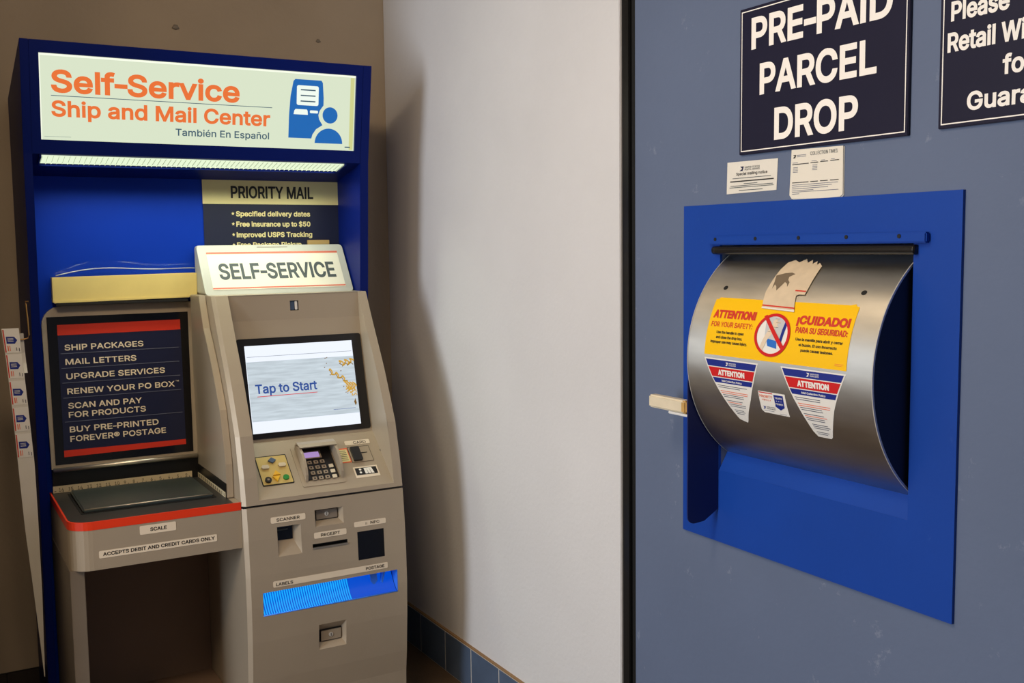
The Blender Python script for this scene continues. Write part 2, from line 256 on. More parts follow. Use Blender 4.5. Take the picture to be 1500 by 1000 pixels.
GLY = {"!":[196,[67,160,63,509,132,509,128,160],[98,-4,81,-1,66,9,56,24,52,41,56,58,66,73,81,83,98,86,116,83,130,73,140,58,143,41,140,24,130,9,116,-1]],"$":[447,[202,-74,202,583,244,583,244,-74],[224,-9,172,-4,128,9,91,31,64,60,46,96,38,137,104,137,110,110,123,88,142,71,166,59,224,49,257,52,286,60,311,74,329,92,341,114,346,139,342,161,332,179,296,205,245,222,184,239,128,260,86,289,60,326,52,372,58,413,75,448,102,476,138,498,180,511,227,516,275,511,316,498,351,476,377,449,394,415,401,378,337,378,326,412,302,437,267,453,225,459,194,456,167,448,145,435,129,418,118,398,115,376,119,352,131,334,169,308,212,293,264,279,312,264,359,238,395,198,405,171,408,139,403,99,386,64,360,34,323,11,278,-4]],"(":[273,[89,207,101,324,132,441,177,539,236,539,191,428,161,313,151,207,160,115,188,16,236,-96,177,-96,150,-46,128,4,111,55,99,106,92,156]],")":[273,[37,-96,86,18,113,116,122,207,112,313,82,428,37,539,97,539,142,441,173,323,184,207,182,156,174,104,161,53,144,3,123,-47,97,-96]],"*":[453,[201,223,206,331,114,272,89,315,186,365,89,415,114,459,206,400,201,509,250,509,246,400,337,459,362,415,266,365,362,315,337,272,246,331,250,223]],"-":[253,[248,244,248,188,25,188,25,244]],".":[188,[95,-4,78,-1,63,9,53,24,50,41,53,59,63,73,78,83,95,87,113,83,128,73,138,59,141,41,138,24,128,9,113,-1]],"0":[453,[227,-7,174,1,130,24,95,62,69,113,57,155,50,202,48,254,50,306,57,353,69,395,95,447,130,484,174,508,227,516,279,508,323,484,358,447,384,395,396,353,403,306,405,254,403,202,396,155,384,113,359,62,323,24,279,1],[227,50,261,56,290,74,313,103,330,144,340,194,344,254,340,314,330,365,313,405,290,435,261,453,227,460,192,453,163,435,140,405,123,365,113,314,109,254,113,194,123,144,140,103,163,74,192,56]],"1":[453,[76,0,76,55,391,55,391,0],[276,509,276,0,212,0,212,448,209,448,86,358,86,427,198,509]],"2":[453,[64,0,64,47,234,229,282,282,311,327,320,371,317,397,308,419,293,436,273,449,224,460,196,457,172,447,153,433,139,413,130,390,127,362,66,362,71,405,86,442,111,473,143,496,182,511,225,516,268,511,306,497,337,474,361,445,376,411,381,372,371,318,336,259,267,180,153,60,153,57,389,57,389,0]],"3":[453,[218,-7,173,-3,133,10,98,30,70,57,52,91,44,132,109,132,115,107,126,87,144,71,165,59,219,50,275,61,297,74,315,93,325,116,329,145,326,172,316,196,299,217,275,234,242,244,201,248,157,248,157,299,288,448,288,452,70,452,70,509,372,509,372,461,211,278,211,289,264,288,308,276,344,253,371,222,387,186,393,145,387,103,370,66,344,36,309,12,266,-2]],"4":[453,[40,105,40,158,247,509,311,509,109,166,109,163,413,163,413,105],[282,0,282,121,282,146,282,318,343,318,343,0]],"5":[453,[221,-7,178,-2,140,11,108,32,83,60,66,93,60,130,122,130,127,108,138,89,173,60,221,50,250,53,276,64,298,82,314,104,324,131,328,162,324,193,314,221,297,244,275,262,248,273,218,277,167,268,128,246,67,253,96,509,366,509,366,452,151,452,134,301,136,301,178,325,229,334,263,330,294,321,321,306,345,285,364,260,379,231,388,199,391,163,385,117,369,76,343,41,309,15,268,-1]],"6":[453,[226,-7,182,-1,142,15,109,40,84,74,69,115,64,162,68,199,80,239,137,340,252,509,322,509,151,261,145,261,165,288,196,307,235,314,278,309,316,295,346,271,370,240,384,201,389,157,384,112,368,73,343,39,310,14,271,-2],[226,48,254,52,279,63,299,79,314,101,324,128,327,157,324,187,314,213,299,235,279,251,254,262,226,265,198,262,174,252,153,235,138,214,128,188,125,158,128,128,138,102,153,79,174,63,198,52]],"7":[453,[97,0,323,448,323,452,62,452,62,509,391,509,391,449,165,0]],"8":[453,[226,-7,178,-2,136,11,101,33,74,62,57,96,52,135,55,166,65,195,81,220,101,241,125,256,153,265,153,267,119,282,93,308,76,342,70,380,75,417,90,450,114,477,146,498,184,511,226,516,269,511,306,498,337,477,361,450,377,417,382,380,376,342,359,308,333,282,300,267,300,265,327,256,351,241,372,220,387,195,397,166,401,135,395,96,378,62,352,33,317,11,275,-2],[226,49,258,52,285,60,307,74,323,91,333,113,337,139,333,165,322,189,305,208,283,223,256,232,226,235,196,232,169,223,147,208,130,189,119,165,115,139,119,113,129,91,145,74,167,60,195,52],[226,290,274,300,293,313,307,330,316,351,319,376,316,399,308,420,294,437,275,449,226,460,177,449,159,437,145,420,136,399,133,376,136,351,145,330,159,313,178,300]],"9":[453,[226,516,271,510,310,494,343,468,368,434,384,393,389,347,385,309,373,270,315,168,200,0,130,0,301,248,307,248,287,221,257,202,218,195,175,199,137,214,106,237,83,269,68,307,64,352,69,397,85,436,110,469,143,494,182,510],[226,460,199,457,174,446,154,429,138,407,129,381,125,352,129,322,138,295,154,274,174,257,199,247,226,243,254,247,279,257,299,273,314,295,324,321,327,350,324,381,314,407,299,429,279,446,254,457]],":":[188,[95,-4,78,-1,63,9,53,24,50,41,53,59,63,73,78,83,95,87,113,83,128,73,138,59,141,41,138,24,128,9,113,-1],[95,271,78,274,63,284,53,299,50,316,53,334,63,349,78,359,95,362,113,359,128,349,138,334,141,316,138,299,128,284,113,274]],"A":[480,[16,0,201,509,276,509,463,0,395,0,287,302,264,372,232,478,245,478,213,371,191,302,85,0],[110,142,110,199,370,199,370,142]],"B":[456,[60,0,60,509,241,509,289,504,329,491,359,469,381,442,394,410,398,374,395,344,387,320,356,286,315,267,315,262,339,257,363,245,385,227,402,203,414,173,418,136,413,100,400,67,377,39,344,18,301,4,247,0],[125,57,245,57,296,63,330,80,349,105,355,137,352,161,342,184,327,203,306,218,279,228,248,231,125,231],[125,285,238,285,288,296,308,309,323,326,333,348,336,372,330,403,313,429,283,446,240,452,125,452]],"C":[510,[267,-7,225,-3,186,7,150,25,119,49,92,79,70,115,53,157,44,203,40,254,44,305,53,352,70,393,92,429,119,459,150,484,186,501,225,512,267,516,340,504,373,490,402,471,427,447,448,418,463,385,473,348,408,348,389,395,357,428,315,449,267,456,223,450,184,432,150,403,125,364,109,314,103,254,109,194,125,145,151,105,184,76,223,59,267,53,315,60,357,81,389,114,408,160,473,160,463,124,448,91,428,62,402,38,373,19,341,5,305,-4]],"D":[502,[219,0,96,0,96,57,215,57,272,63,318,81,354,110,379,149,394,198,399,255,394,312,379,361,354,399,320,428,275,446,221,452,93,452,93,509,225,509,273,505,315,495,353,478,399,441,433,391,449,351,458,306,462,255,458,205,449,159,433,119,411,83,384,54,351,31,312,14,268,3],[125,509,125,0,60,0,60,509]],"E":[419,[60,0,60,509,372,509,372,452,125,452,125,286,355,286,355,229,125,229,125,57,375,57,375,0]],"F":[410,[60,0,60,509,369,509,369,452,125,452,125,278,346,278,346,221,125,221,125,0]],"G":[520,[269,-7,225,-3,185,7,149,25,118,49,91,79,69,116,53,157,43,203,40,254,43,305,53,352,69,393,91,429,117,459,149,484,184,501,223,512,265,516,304,513,340,504,374,489,403,469,429,445,449,416,465,384,474,349,408,349,387,393,356,427,315,448,265,456,222,450,183,432,150,404,125,364,109,314,103,254,109,194,125,145,151,105,184,76,224,59,269,53,309,57,345,71,374,93,396,123,410,160,415,202,434,199,283,199,283,256,478,256,478,200,471,141,451,91,419,50,377,19,326,0]],"H":[517,[60,0,60,509,125,509,125,289,392,289,392,509,457,509,457,0,392,0,392,232,125,232,125,0]],"I":[190,[63,0,63,509,128,509,128,0]],"J":[396,[185,-7,124,3,75,33,52,63,38,100,33,145,33,173,98,173,98,145,104,104,122,74,149,56,185,50,220,56,248,74,266,104,272,145,272,509,336,509,336,145,332,100,318,63,294,33,246,3]],"K":[467,[104,145,104,216,139,261,174,303,212,344,364,509,448,509,231,276,228,276],[60,0,60,509,125,509,125,334,124,225,125,193,125,0],[372,0,188,259,228,309,449,0]],"L":[393,[60,0,60,509,125,509,125,57,361,57,361,0]],"M":[628,[60,0,60,509,152,509,277,187,287,159,299,123,311,84,322,49,307,49,318,83,330,121,342,158,352,187,476,509,568,509,568,0,504,0,504,291,504,327,505,369,506,413,507,457,513,457,498,409,482,363,467,322,456,291,342,0,286,0,170,291,159,321,145,361,129,408,112,457,119,457,120,416,121,372,122,328,122,291,122,0]],"N":[523,[60,0,60,509,136,509,343,183,363,151,388,107,414,55,405,54,401,108,399,157,399,195,399,509,463,509,463,0,387,0,202,290,177,331,148,381,108,452,119,454,122,384,124,328,125,291,125,0]],"O":[533,[267,-7,225,-3,186,7,150,25,119,49,92,79,70,115,53,157,44,203,40,254,44,305,53,352,70,393,92,429,119,459,150,484,186,501,225,512,267,516,309,512,348,501,384,484,415,459,442,429,464,393,480,352,490,305,493,254,490,203,480,157,464,115,442,79,415,49,384,25,348,7,309,-3],[267,53,310,59,349,76,383,105,408,144,425,194,430,254,425,314,408,365,383,404,349,433,310,450,267,456,223,450,184,433,151,404,125,364,109,314,103,254,109,194,125,144,151,105,184,76,223,59]],"P":[445,[60,0,60,509,235,509,289,503,332,487,366,462,390,430,404,391,409,348,404,304,390,265,366,233,332,207,289,191,235,186,109,186,109,242,233,242,269,246,297,256,318,272,333,294,342,319,344,348,342,376,333,402,318,423,297,439,268,449,232,452,125,452,125,0]],"Q":[533,[245,159,313,159,369,85,384,65,468,-48,401,-48,346,27,331,46],[267,-7,225,-3,186,7,150,25,119,49,92,79,70,115,53,157,44,203,40,254,44,305,53,352,70,393,92,429,119,459,150,484,186,501,225,512,267,516,309,512,348,501,384,484,415,459,442,429,464,393,480,352,490,305,493,254,490,203,480,157,464,115,442,79,415,49,384,25,348,7,309,-3],[267,53,310,59,349,76,383,105,408,144,425,194,430,254,425,314,408,365,383,404,349,433,310,450,267,456,223,450,184,433,151,404,125,364,109,314,103,254,109,194,125,144,151,105,184,76,223,59]],"R":[449,[60,0,60,509,236,509,290,504,333,489,367,465,390,433,405,395,409,352,405,309,390,271,367,240,333,217,289,203,236,198,96,198,96,255,234,255,269,258,298,267,319,281,334,300,342,324,345,352,342,380,334,405,319,425,298,440,269,449,233,452,125,452,125,0],[353,0,230,229,303,229,428,0]],"S":[447,[224,-9,172,-4,128,9,91,31,64,60,46,96,38,137,104,137,110,110,123,88,142,71,166,59,224,49,257,52,286,60,311,74,329,92,341,114,346,139,342,161,332,179,296,205,245,222,184,239,128,260,86,289,60,326,52,372,58,413,75,448,102,476,138,498,180,511,227,516,275,511,316,498,351,476,377,449,394,415,401,378,337,378,326,412,302,437,267,453,225,459,194,456,167,448,145,435,129,418,118,398,115,376,119,352,131,334,169,308,212,293,264,279,312,264,359,238,395,198,405,171,408,139,403,99,386,64,360,34,323,11,278,-4]],"T":[449,[32,452,32,509,417,509,417,452,257,452,257,0,193,0,193,452]],"U":[517,[259,-8,203,-2,154,15,114,43,85,80,66,124,60,173,60,509,124,509,124,178,128,144,141,113,160,87,187,68,220,56,259,52,298,56,331,68,357,87,377,113,389,144,393,178,393,509,457,509,457,173,451,124,433,80,403,43,363,15,315,-2]],"V":[480,[204,0,16,509,84,509,192,206,215,137,248,31,235,31,267,138,290,206,395,509,463,509,278,0]],"W":[686,[155,0,16,509,82,509,163,196,175,145,187,94,197,40,189,40,200,94,211,145,224,196,306,509,380,509,462,196,474,145,486,94,497,40,488,40,499,94,510,145,523,196,603,509,670,509,530,0,455,0,368,323,351,391,336,475,350,475,335,395,318,323,230,0]],"X":[474,[18,0,217,284,217,236,29,509,104,509,178,400,204,361,223,329,243,292,232,292,252,329,272,361,298,400,374,509,446,509,259,239,259,287,456,0,382,0,292,129,268,165,250,195,230,231,244,231,225,196,206,166,182,129,91,0]],"Y":[472,[203,0,203,208,16,509,91,509,192,344,222,292,250,230,224,230,251,293,280,344,381,509,455,509,268,208,268,0]],"Z":[438,[42,0,42,46,273,385,306,431,341,476,348,454,285,452,223,452,40,452,40,509,397,509,397,462,169,129,134,81,97,33,90,54,152,57,214,57,399,57,399,0]],"a":[389,[160,-9,126,-5,94,5,68,22,48,45,35,73,30,108,34,138,43,161,58,179,78,193,125,211,178,220,234,227,265,235,273,243,276,255,276,257,267,297,240,322,196,331,149,322,118,301,100,274,41,291,57,322,79,346,104,364,133,375,194,384,239,379,286,360,306,343,322,320,333,290,337,251,337,0,277,0,277,52,272,52,252,25,215,1],[170,45,202,49,228,59,248,74,263,93,272,115,276,138,276,190,259,182,231,176,200,171,175,168,134,159,103,139,95,124,92,105,102,72,130,52]],"b":[424,[229,-8,198,-5,172,4,138,31,118,59,112,59,112,0,53,0,53,509,114,509,114,319,118,319,137,346,171,373,197,381,229,384,274,378,313,361,345,332,370,293,385,245,390,189,385,133,370,84,346,45,313,16,274,-2],[220,47,253,51,279,66,301,88,316,117,325,151,328,189,325,227,316,261,301,290,280,311,253,325,220,330,188,325,161,312,140,291,125,263,116,229,113,189,116,150,125,115,140,86,162,65,188,51]],"c":[396,[207,-8,159,-2,117,16,82,46,56,85,40,133,34,187,40,243,56,291,82,330,117,360,159,378,207,384,260,377,305,356,340,322,362,277,303,262,290,289,270,311,242,325,207,330,173,325,145,310,124,287,108,258,99,224,96,187,99,151,108,117,124,89,145,66,173,51,207,46,243,52,271,66,292,89,304,117,363,102,341,56,306,21,261,-1]],"d":[424,[195,-8,151,-2,111,16,79,45,55,84,39,133,34,189,39,245,55,293,79,332,112,361,151,378,196,384,228,381,253,373,287,346,306,319,311,319,311,509,372,509,372,0,313,0,313,59,307,59,287,31,252,4,227,-5],[205,47,236,51,263,65,284,86,299,115,309,150,312,189,309,229,300,263,284,291,263,312,237,325,205,330,172,325,145,311,124,290,108,261,99,227,96,189,99,151,109,117,124,88,145,66,172,51]],"e":[404,[212,-8,161,-2,117,16,82,46,56,85,40,132,34,187,39,242,55,290,81,329,115,359,157,378,205,384,266,374,294,361,319,341,341,315,357,282,368,242,371,194,371,169,75,169,75,221,338,221,310,202,307,237,298,269,283,294,263,314,237,326,205,330,173,326,146,313,125,294,109,270,99,241,96,211,96,178,100,139,110,106,128,80,151,61,179,50,212,46,254,53,285,73,306,105,365,91,353,63,335,39,311,19,283,4,249,-5]],"f":[254,[228,379,228,327,6,327,6,379],[81,0,81,432,84,461,96,486,113,505,135,519,187,530,222,527,243,521,227,468,215,472,195,474,171,470,154,460,145,443,142,419,142,0]],"g":[425,[207,-151,168,-148,134,-140,82,-110,51,-69,101,-41,122,-66,154,-88,207,-97,249,-92,282,-75,304,-47,311,-6,311,68,306,68,287,41,252,16,227,8,195,5,152,10,113,27,80,53,55,90,39,136,34,191,39,246,55,293,80,332,112,361,152,378,196,384,228,382,253,373,288,346,308,319,313,319,313,379,372,379,372,-9,367,-54,350,-90,324,-117,291,-136,251,-147],[205,59,237,63,264,75,285,95,300,121,309,154,312,193,309,231,300,264,285,291,264,312,237,325,205,330,172,325,145,312,124,290,109,262,99,229,96,193,99,155,109,123,124,96,145,76,172,63]],"h":[410,[114,227,114,0,53,0,53,509,114,509,114,287,102,287,124,332,152,362,187,379,227,384,264,380,295,369,321,349,341,321,353,285,357,240,357,0,296,0,296,235,290,275,273,304,246,323,210,329,184,326,161,317,141,303,126,283,117,257]],"i":[167,[53,0,53,379,114,379,114,0],[84,443,67,446,54,455,44,468,41,483,44,499,54,512,67,521,84,524,100,521,114,512,123,499,126,483,123,468,114,455,100,446]],"j":[167,[53,379,114,379,114,-30,111,-63,102,-90,86,-113,65,-129,37,-139,4,-143,-10,-143,-10,-87,2,-87,25,-83,40,-72,50,-54,53,-29],[83,443,67,446,53,455,44,468,41,483,44,499,53,512,67,521,83,524,100,521,114,512,123,499,126,483,123,468,114,455,100,446]],"k":[381,[110,137,110,212,121,212,284,379,360,379,184,199,177,199],[53,0,53,509,114,509,114,0],[294,0,148,186,191,229,372,0]],"l":[170,[54,0,54,509,116,509,116,0]],"m":[610,[53,0,53,379,112,379,112,295,108,295,118,323,132,346,172,376,219,386,257,380,287,361,309,331,321,295,312,295,322,321,337,343,381,375,437,386,468,383,497,372,522,354,541,328,553,296,557,255,557,0,496,0,496,254,490,289,473,313,447,326,419,330,395,328,374,320,345,290,335,247,335,0,274,0,274,260,269,288,253,311,229,326,199,330,158,320,140,307,126,289,117,266,114,238,114,0]],"n":[410,[114,227,114,0,53,0,53,379,112,379,112,287,102,287,124,332,152,362,187,379,227,384,264,380,295,369,321,349,341,321,353,285,357,240,357,0,296,0,296,235,290,275,273,304,246,323,210,329,184,326,161,317,141,303,126,283,117,257]],"o":[415,[207,-8,159,-2,117,16,82,46,56,85,40,133,34,187,40,243,56,291,82,330,117,360,159,378,207,384,256,378,299,360,333,330,359,291,376,243,381,187,376,133,359,85,333,46,299,16,256,-2],[207,46,242,51,270,66,292,89,307,117,316,151,319,187,316,224,307,258,292,287,270,310,242,325,207,330,173,325,145,310,124,287,108,258,99,224,96,187,99,151,108,117,124,89,145,66,173,51]],"p":[424,[53,-143,53,379,112,379,112,319,118,319,137,346,171,373,197,381,229,384,274,378,313,361,345,332,370,293,385,245,390,189,385,133,370,84,346,45,313,16,274,-2,229,-8,198,-5,173,4,138,31,118,59,114,59,114,-143],[220,47,253,51,279,66,301,88,316,117,325,151,328,189,325,227,316,261,301,290,280,311,253,325,220,330,188,325,161,312,140,291,125,263,116,229,113,189,116,150,125,115,140,86,162,65,188,51]],"r":[259,[53,0,53,379,112,379,112,321,115,321,130,347,152,367,181,380,213,385,229,384,243,384,243,322,230,324,207,326,182,323,159,315,140,301,126,284,117,262,114,237,114,0]],"s":[365,[182,-8,145,-5,112,3,84,18,62,38,45,63,36,94,94,107,105,79,124,60,150,49,181,45,217,50,244,62,262,81,268,103,265,121,254,136,237,147,212,155,149,170,104,186,72,208,53,237,47,274,51,305,65,332,87,354,115,370,149,381,187,384,223,381,254,372,279,358,299,339,324,290,268,277,258,298,243,316,219,328,187,333,156,329,131,317,114,299,109,277,112,258,124,243,172,223,229,209,275,194,306,171,325,142,331,107,326,75,312,47,290,24,260,6,223,-5]],"t":[227,[204,379,204,327,6,327,6,379],[65,471,126,471,126,98,128,76,136,61,150,53,170,50,185,51,202,54,213,2,192,-3,168,-4,125,2,92,21,72,52,65,93]],"u":[410,[182,-5,146,-1,115,11,89,31,69,59,57,95,53,139,53,379,114,379,114,144,119,105,137,75,164,56,200,50,226,53,249,62,268,77,283,97,293,122,296,153,296,379,357,379,357,0,298,0,298,92,307,92,286,47,257,17,222,0]],"v":[389,[163,0,17,379,84,379,165,155,187,87,206,21,184,21,203,87,224,155,305,379,371,379,226,0]],"w":[567,[138,0,23,379,87,379,133,214,154,137,175,41,165,41,186,135,206,214,252,379,316,379,362,214,382,136,402,41,391,41,413,135,434,214,480,379,545,379,429,0,368,0,319,172,305,225,291,280,277,338,291,338,277,280,263,225,248,172,199,0]],"x":[379,[21,0,171,218,171,171,29,379,100,379,147,306,179,253,207,206,175,206,202,253,233,306,282,379,352,379,209,169,209,214,358,0,287,0,231,85,200,136,173,182,205,182,178,136,148,85,91,0]],"y":[389,[47,-139,61,-86,71,-87,104,-89,130,-74,151,-36,163,-1,17,379,84,379,165,155,187,87,206,21,184,21,202,87,224,155,305,379,371,379,204,-58,177,-107,139,-136,91,-145,65,-143]],"z":[380,[42,0,42,46,254,320,254,323,48,323,48,379,333,379,333,331,126,60,126,56,339,56,339,0]],"\u00a1":[196,[64,-125,68,222,129,222,133,-125],[98,296,81,299,66,309,56,324,52,342,56,359,66,374,81,384,98,388,116,384,131,374,141,359,144,342,141,324,131,309,116,299]],"\u00ae":[463,[231,118,192,122,154,134,121,152,91,177,67,206,48,240,37,277,33,317,37,357,48,394,67,428,91,457,121,482,154,500,192,512,231,516,271,512,309,500,343,482,372,457,396,428,415,394,426,357,430,317,426,277,415,240,396,206,372,177,343,152,309,134,271,122],[231,166,271,171,307,187,338,210,362,241,377,277,382,317,377,357,362,393,338,423,307,447,271,462,231,467,192,462,156,447,125,423,101,393,86,357,81,317,86,277,101,241,125,210,156,187,192,171],[273,226,228,312,273,312,319,226],[161,226,161,409,253,409,279,402,302,383,311,350,302,316,278,295,250,287,185,287,185,319,239,319,257,327,267,350,264,364,257,372,239,378,203,378,203,226]],"\u00e9":[404,[212,-8,161,-2,117,16,82,46,56,85,40,132,34,187,39,242,55,290,81,329,115,359,157,378,205,384,266,374,294,361,319,341,341,315,357,282,368,242,371,194,371,169,75,169,75,221,338,221,310,202,307,237,298,269,283,294,263,314,237,326,205,330,173,326,146,313,125,294,109,270,99,241,96,211,96,178,100,139,110,106,128,80,151,61,179,50,212,46,254,53,285,73,306,105,365,91,353,63,335,39,311,19,283,4,249,-5],[177,429,225,529,293,529,227,429]],"\u00f1":[410,[114,227,114,0,53,0,53,379,112,379,112,287,102,287,124,332,152,362,187,379,227,384,264,380,295,369,321,349,341,321,353,285,357,240,357,0,296,0,296,235,290,275,273,304,246,323,210,329,184,326,161,317,141,303,126,283,117,257],[250,446,225,450,202,460,182,470,167,475,153,466,149,448,106,448,110,476,120,498,137,513,161,518,185,514,207,504,226,494,243,490,256,496,262,517,304,517,300,488,289,466,272,451]],"\u00f3":[415,[207,-8,159,-2,117,16,82,46,56,85,40,133,34,187,40,243,56,291,82,330,117,360,159,378,207,384,256,378,299,360,333,330,359,291,376,243,381,187,376,133,359,85,333,46,299,16,256,-2],[207,46,242,51,270,66,292,89,307,117,316,151,319,187,316,224,307,258,292,287,270,310,242,325,207,330,173,325,145,310,124,287,108,258,99,224,96,187,99,151,108,117,124,89,145,66,173,51],[181,429,228,529,297,529,231,429]]," ":[188]}
# outlines of plain grotesque letters: advance, then closed contours x,y,x,y... (cap height 509)
CAPH = 509.0
def outline(s, wide):
    """closed contours of a line of text, y up, cap height 1, stretched to width wide"""
    x = 0; cs_ = []
    for ch in s:
        if ch == '\u2605':
            cs_.append([[(x+260+(250 if k % 2 == 0 else 105)*sin(pi*k/5), 250+(250 if k % 2 == 0 else 105)*cos(pi*k/5)) for k in range(10)]])
            x += 560; continue
        gl = GLY.get(ch) or GLY['-']
        cs_.append([[(x+c[i], c[i+1]) for i in range(0, len(c), 2)] for c in gl[1:]])
        x += gl[0]
    x0 = min(p[0] for g in cs_ for c in g for p in c); x1 = max(p[0] for g in cs_ for c in g for p in c)
    return [[[((p[0]-x0)/(x1-x0)*wide, p[1]/CAPH) for p in c] for c in g] for g in cs_ if g]
def embolden(c, d):
    ar = sum(c[i-1][0]*c[i][1]-c[i][0]*c[i-1][1] for i in range(len(c)))
    out = []; n = len(c)
    for i in range(n):
        (ax, ay), (bx, by), (cx, cy) = c[i-1], c[i], c[(i+1) % n]
        d1 = Vector((bx-ax, by-ay)); d2 = Vector((cx-bx, cy-by))
        if d1.length < 1e-9 or d2.length < 1e-9: out.append((bx, by)); continue
        d1.normalize(); d2.normalize(); n1 = Vector((d1.y, -d1.x)); n2 = Vector((d2.y, -d2.x)); m = n1+n2
        if m.length < .3: out.append((bx, by)); continue
        m.normalize(); k = min(1/max(m.dot(n1), .1), 1.45)
        out.append((bx+m.x*d*k, by+m.y*d*k))
    return out
def text(name, s, u0, u1, v0, cap, M, off, m, parent, bold=.018, shear=0, step=None):
    wd = cap*bold*1.6                       # extra stroke on every side
    C = outline(s, (u1-u0)-2*wd); k = cap-2*wd; bm = bmesh.new()
    for g in C:                             # one letter at a time; contours may overlap (non-zero winding fill)
        L = [embolden([(p[0], p[1]*k) for p in c], -wd) for c in g]
        P = []; E_ = []
        for c in L:
            n0 = len(P); P += [Vector((x*100, y*100)) for x, y in c]; E_ += [(n0+i, n0+(i+1) % len(c)) for i in range(len(c))]
        vo, eo, fo = delaunay_2d_cdt(P, E_, [], 0, 1e-5)[:3]
        V = [None]*len(vo)
        for f in fo:
            cx = sum(vo[i].x for i in f)/len(f)/100; cy = sum(vo[i].y for i in f)/len(f)/100; wn = 0
            for c in L:
                for i in range(len(c)):
                    ax, ay = c[i-1]; bx, by = c[i]
                    if (ay > cy) != (by > cy) and cx < (bx-ax)*(cy-ay)/(by-ay)+ax: wn += 1 if by > ay else -1
            if wn:
                for i in f:
                    if V[i] is None: V[i] = bm.verts.new((vo[i].x/100, vo[i].y/100, 0))
                bm.faces.new([V[i] for i in f])
    for v in bm.verts:
        y = v.co.y+wd; v.co = Vector((u0+wd+v.co.x+shear*y, v0+y, 0))
    if step:
        a = min(v.co.y for v in bm.verts); b = max(v.co.y for v in bm.verts); q = math.floor(a/step)+1
        while q*step < b:
            bmesh.ops.bisect_plane(bm, geom=bm.verts[:]+bm.edges[:]+bm.faces[:], plane_co=(0, q*step, 0), plane_no=(0, 1, 0)); q += 1
    for v in bm.verts: v.co = Vector(M(v.co.x, v.co.y, off))
    return finish(name, bm, m, parent)
def lines(name, segs, M, off, m, parent, h=.0008, step=None):
    bm = bmesh.new()
    for (u0, u1, v) in segs: quad(bm, M(u0, v, off), M(u1, v, off), M(u1, v+h, off), M(u0, v+h, off))
    o = finish(name, bm, m, parent)
    if len(segs) > 1: o['kind'] = 'stuff'
    return o
def tube(name, pts, r, m, parent=None, seg=8):
    bm = bmesh.new(); add_tube(bm, pts, r, seg); return finish(name, bm, m, parent, smooth=True)
def add_tube(bm, pts, r, seg=8):
    pts = [Vector(p) for p in pts]; rings = []
    for i, p in enumerate(pts):
        d = (pts[min(i+1, len(pts)-1)]-pts[max(i-1, 0)]).normalized(); up = Vector((0, 0, 1)) if abs(d.z) < .9 else Vector((1, 0, 0))
        a = d.cross(up).normalized(); b = d.cross(a).normalized()
        rings.append([bm.verts.new(p+(a*cos(2*pi*k/seg)+b*sin(2*pi*k/seg))*r) for k in range(seg)])
    for A, B in zip(rings, rings[1:]):
        for k in range(seg): bm.faces.new((A[k], A[(k+1) % seg], B[(k+1) % seg], B[k]))
    bm.faces.new(rings[0][::-1]); bm.faces.new(rings[-1])
def lerp(tab, z):
    if z <= tab[0][0]: return tab[0][1]
    for (a, b), (c, d) in zip(tab, tab[1:]):
        if z <= c: return b+(d-b)*(z-a)/(c-a)
    return tab[-1][1]
def skin(bm, u0, u1, vs, M, holes=()):
    """surface patch with rectangular holes"""
    U = sorted({u0, u1} | {h[0] for h in holes} | {h[1] for h in holes}); V = sorted(set(vs) | {h[2] for h in holes} | {h[3] for h in holes})
    V = [v for v in V if min(vs) <= v <= max(vs)]; cache = {}
    def g(u, v):
        if (u, v) not in cache: cache[(u, v)] = bm.verts.new(M(u, v, 0))
        return cache[(u, v)]
    for a, b in zip(U, U[1:]):
        for c, d in zip(V, V[1:]):
            mu, mv = (a+b)/2, (c+d)/2
            if any(h[0] < mu < h[1] and h[2] < mv < h[3] for h in holes): continue
            bm.faces.new((g(a, c), g(b, c), g(b, d), g(a, d)))
def pocket(bm, o, i, M, depth, back=True):
    """tapered recess from outer rect o to inner rect i at depth"""
    c = [(0, 2), (1, 2), (1, 3), (0, 3)]
    A = [M(o[p], o[q], 0) for p, q in c]; B = [M(i[p], i[q], -depth) for p, q in c]
    for k in range(4): quad(bm, A[k], A[(k+1) % 4], B[(k+1) % 4], B[k])
    if back: quad(bm, *B)

# ------------------------------------------------------------------ the room
WY = 3.84   # back wall
box('floor', -5.1, .6, -3, WY+.1, -.1, 0, FLOOR, bev=0, struct=True)
box('ceiling', -5.1, .6, -3, WY+.1, 2.9, 3.0, CEIL, bev=0, struct=True)
box('wall_back', -5.1, .1, WY, WY+.12, 0, 2.9, WALLB, bev=0, struct=True)
bw = bpy.data.objects['wall_back']
for (x, z, r) in ((-.790, 2.340, .012), (-.267, 2.337, .009)):
    bm = bmesh.new(); bmesh.ops.create_icosphere(bm, subdivisions=2, radius=r)
    for v in bm.verts: v.co = Vector((x+v.co.x*(1+.3*sin(9*v.co.z/r)), WY-.001+v.co.y*.35, z+v.co.z*.8))
    finish('wall_plug', bm, CABD, bw, smooth=True)
box('wall_right', 0, .12, 2.282, WY, 0, 2.9, WALLR, bev=.002, struct=True)
box('shade_pier', -1.95, -1.50, 3.04, WY, 0, 2.9, WALLB, bev=.002, struct=True)  # unseen pier, added to shade the back wall and the surround's left side
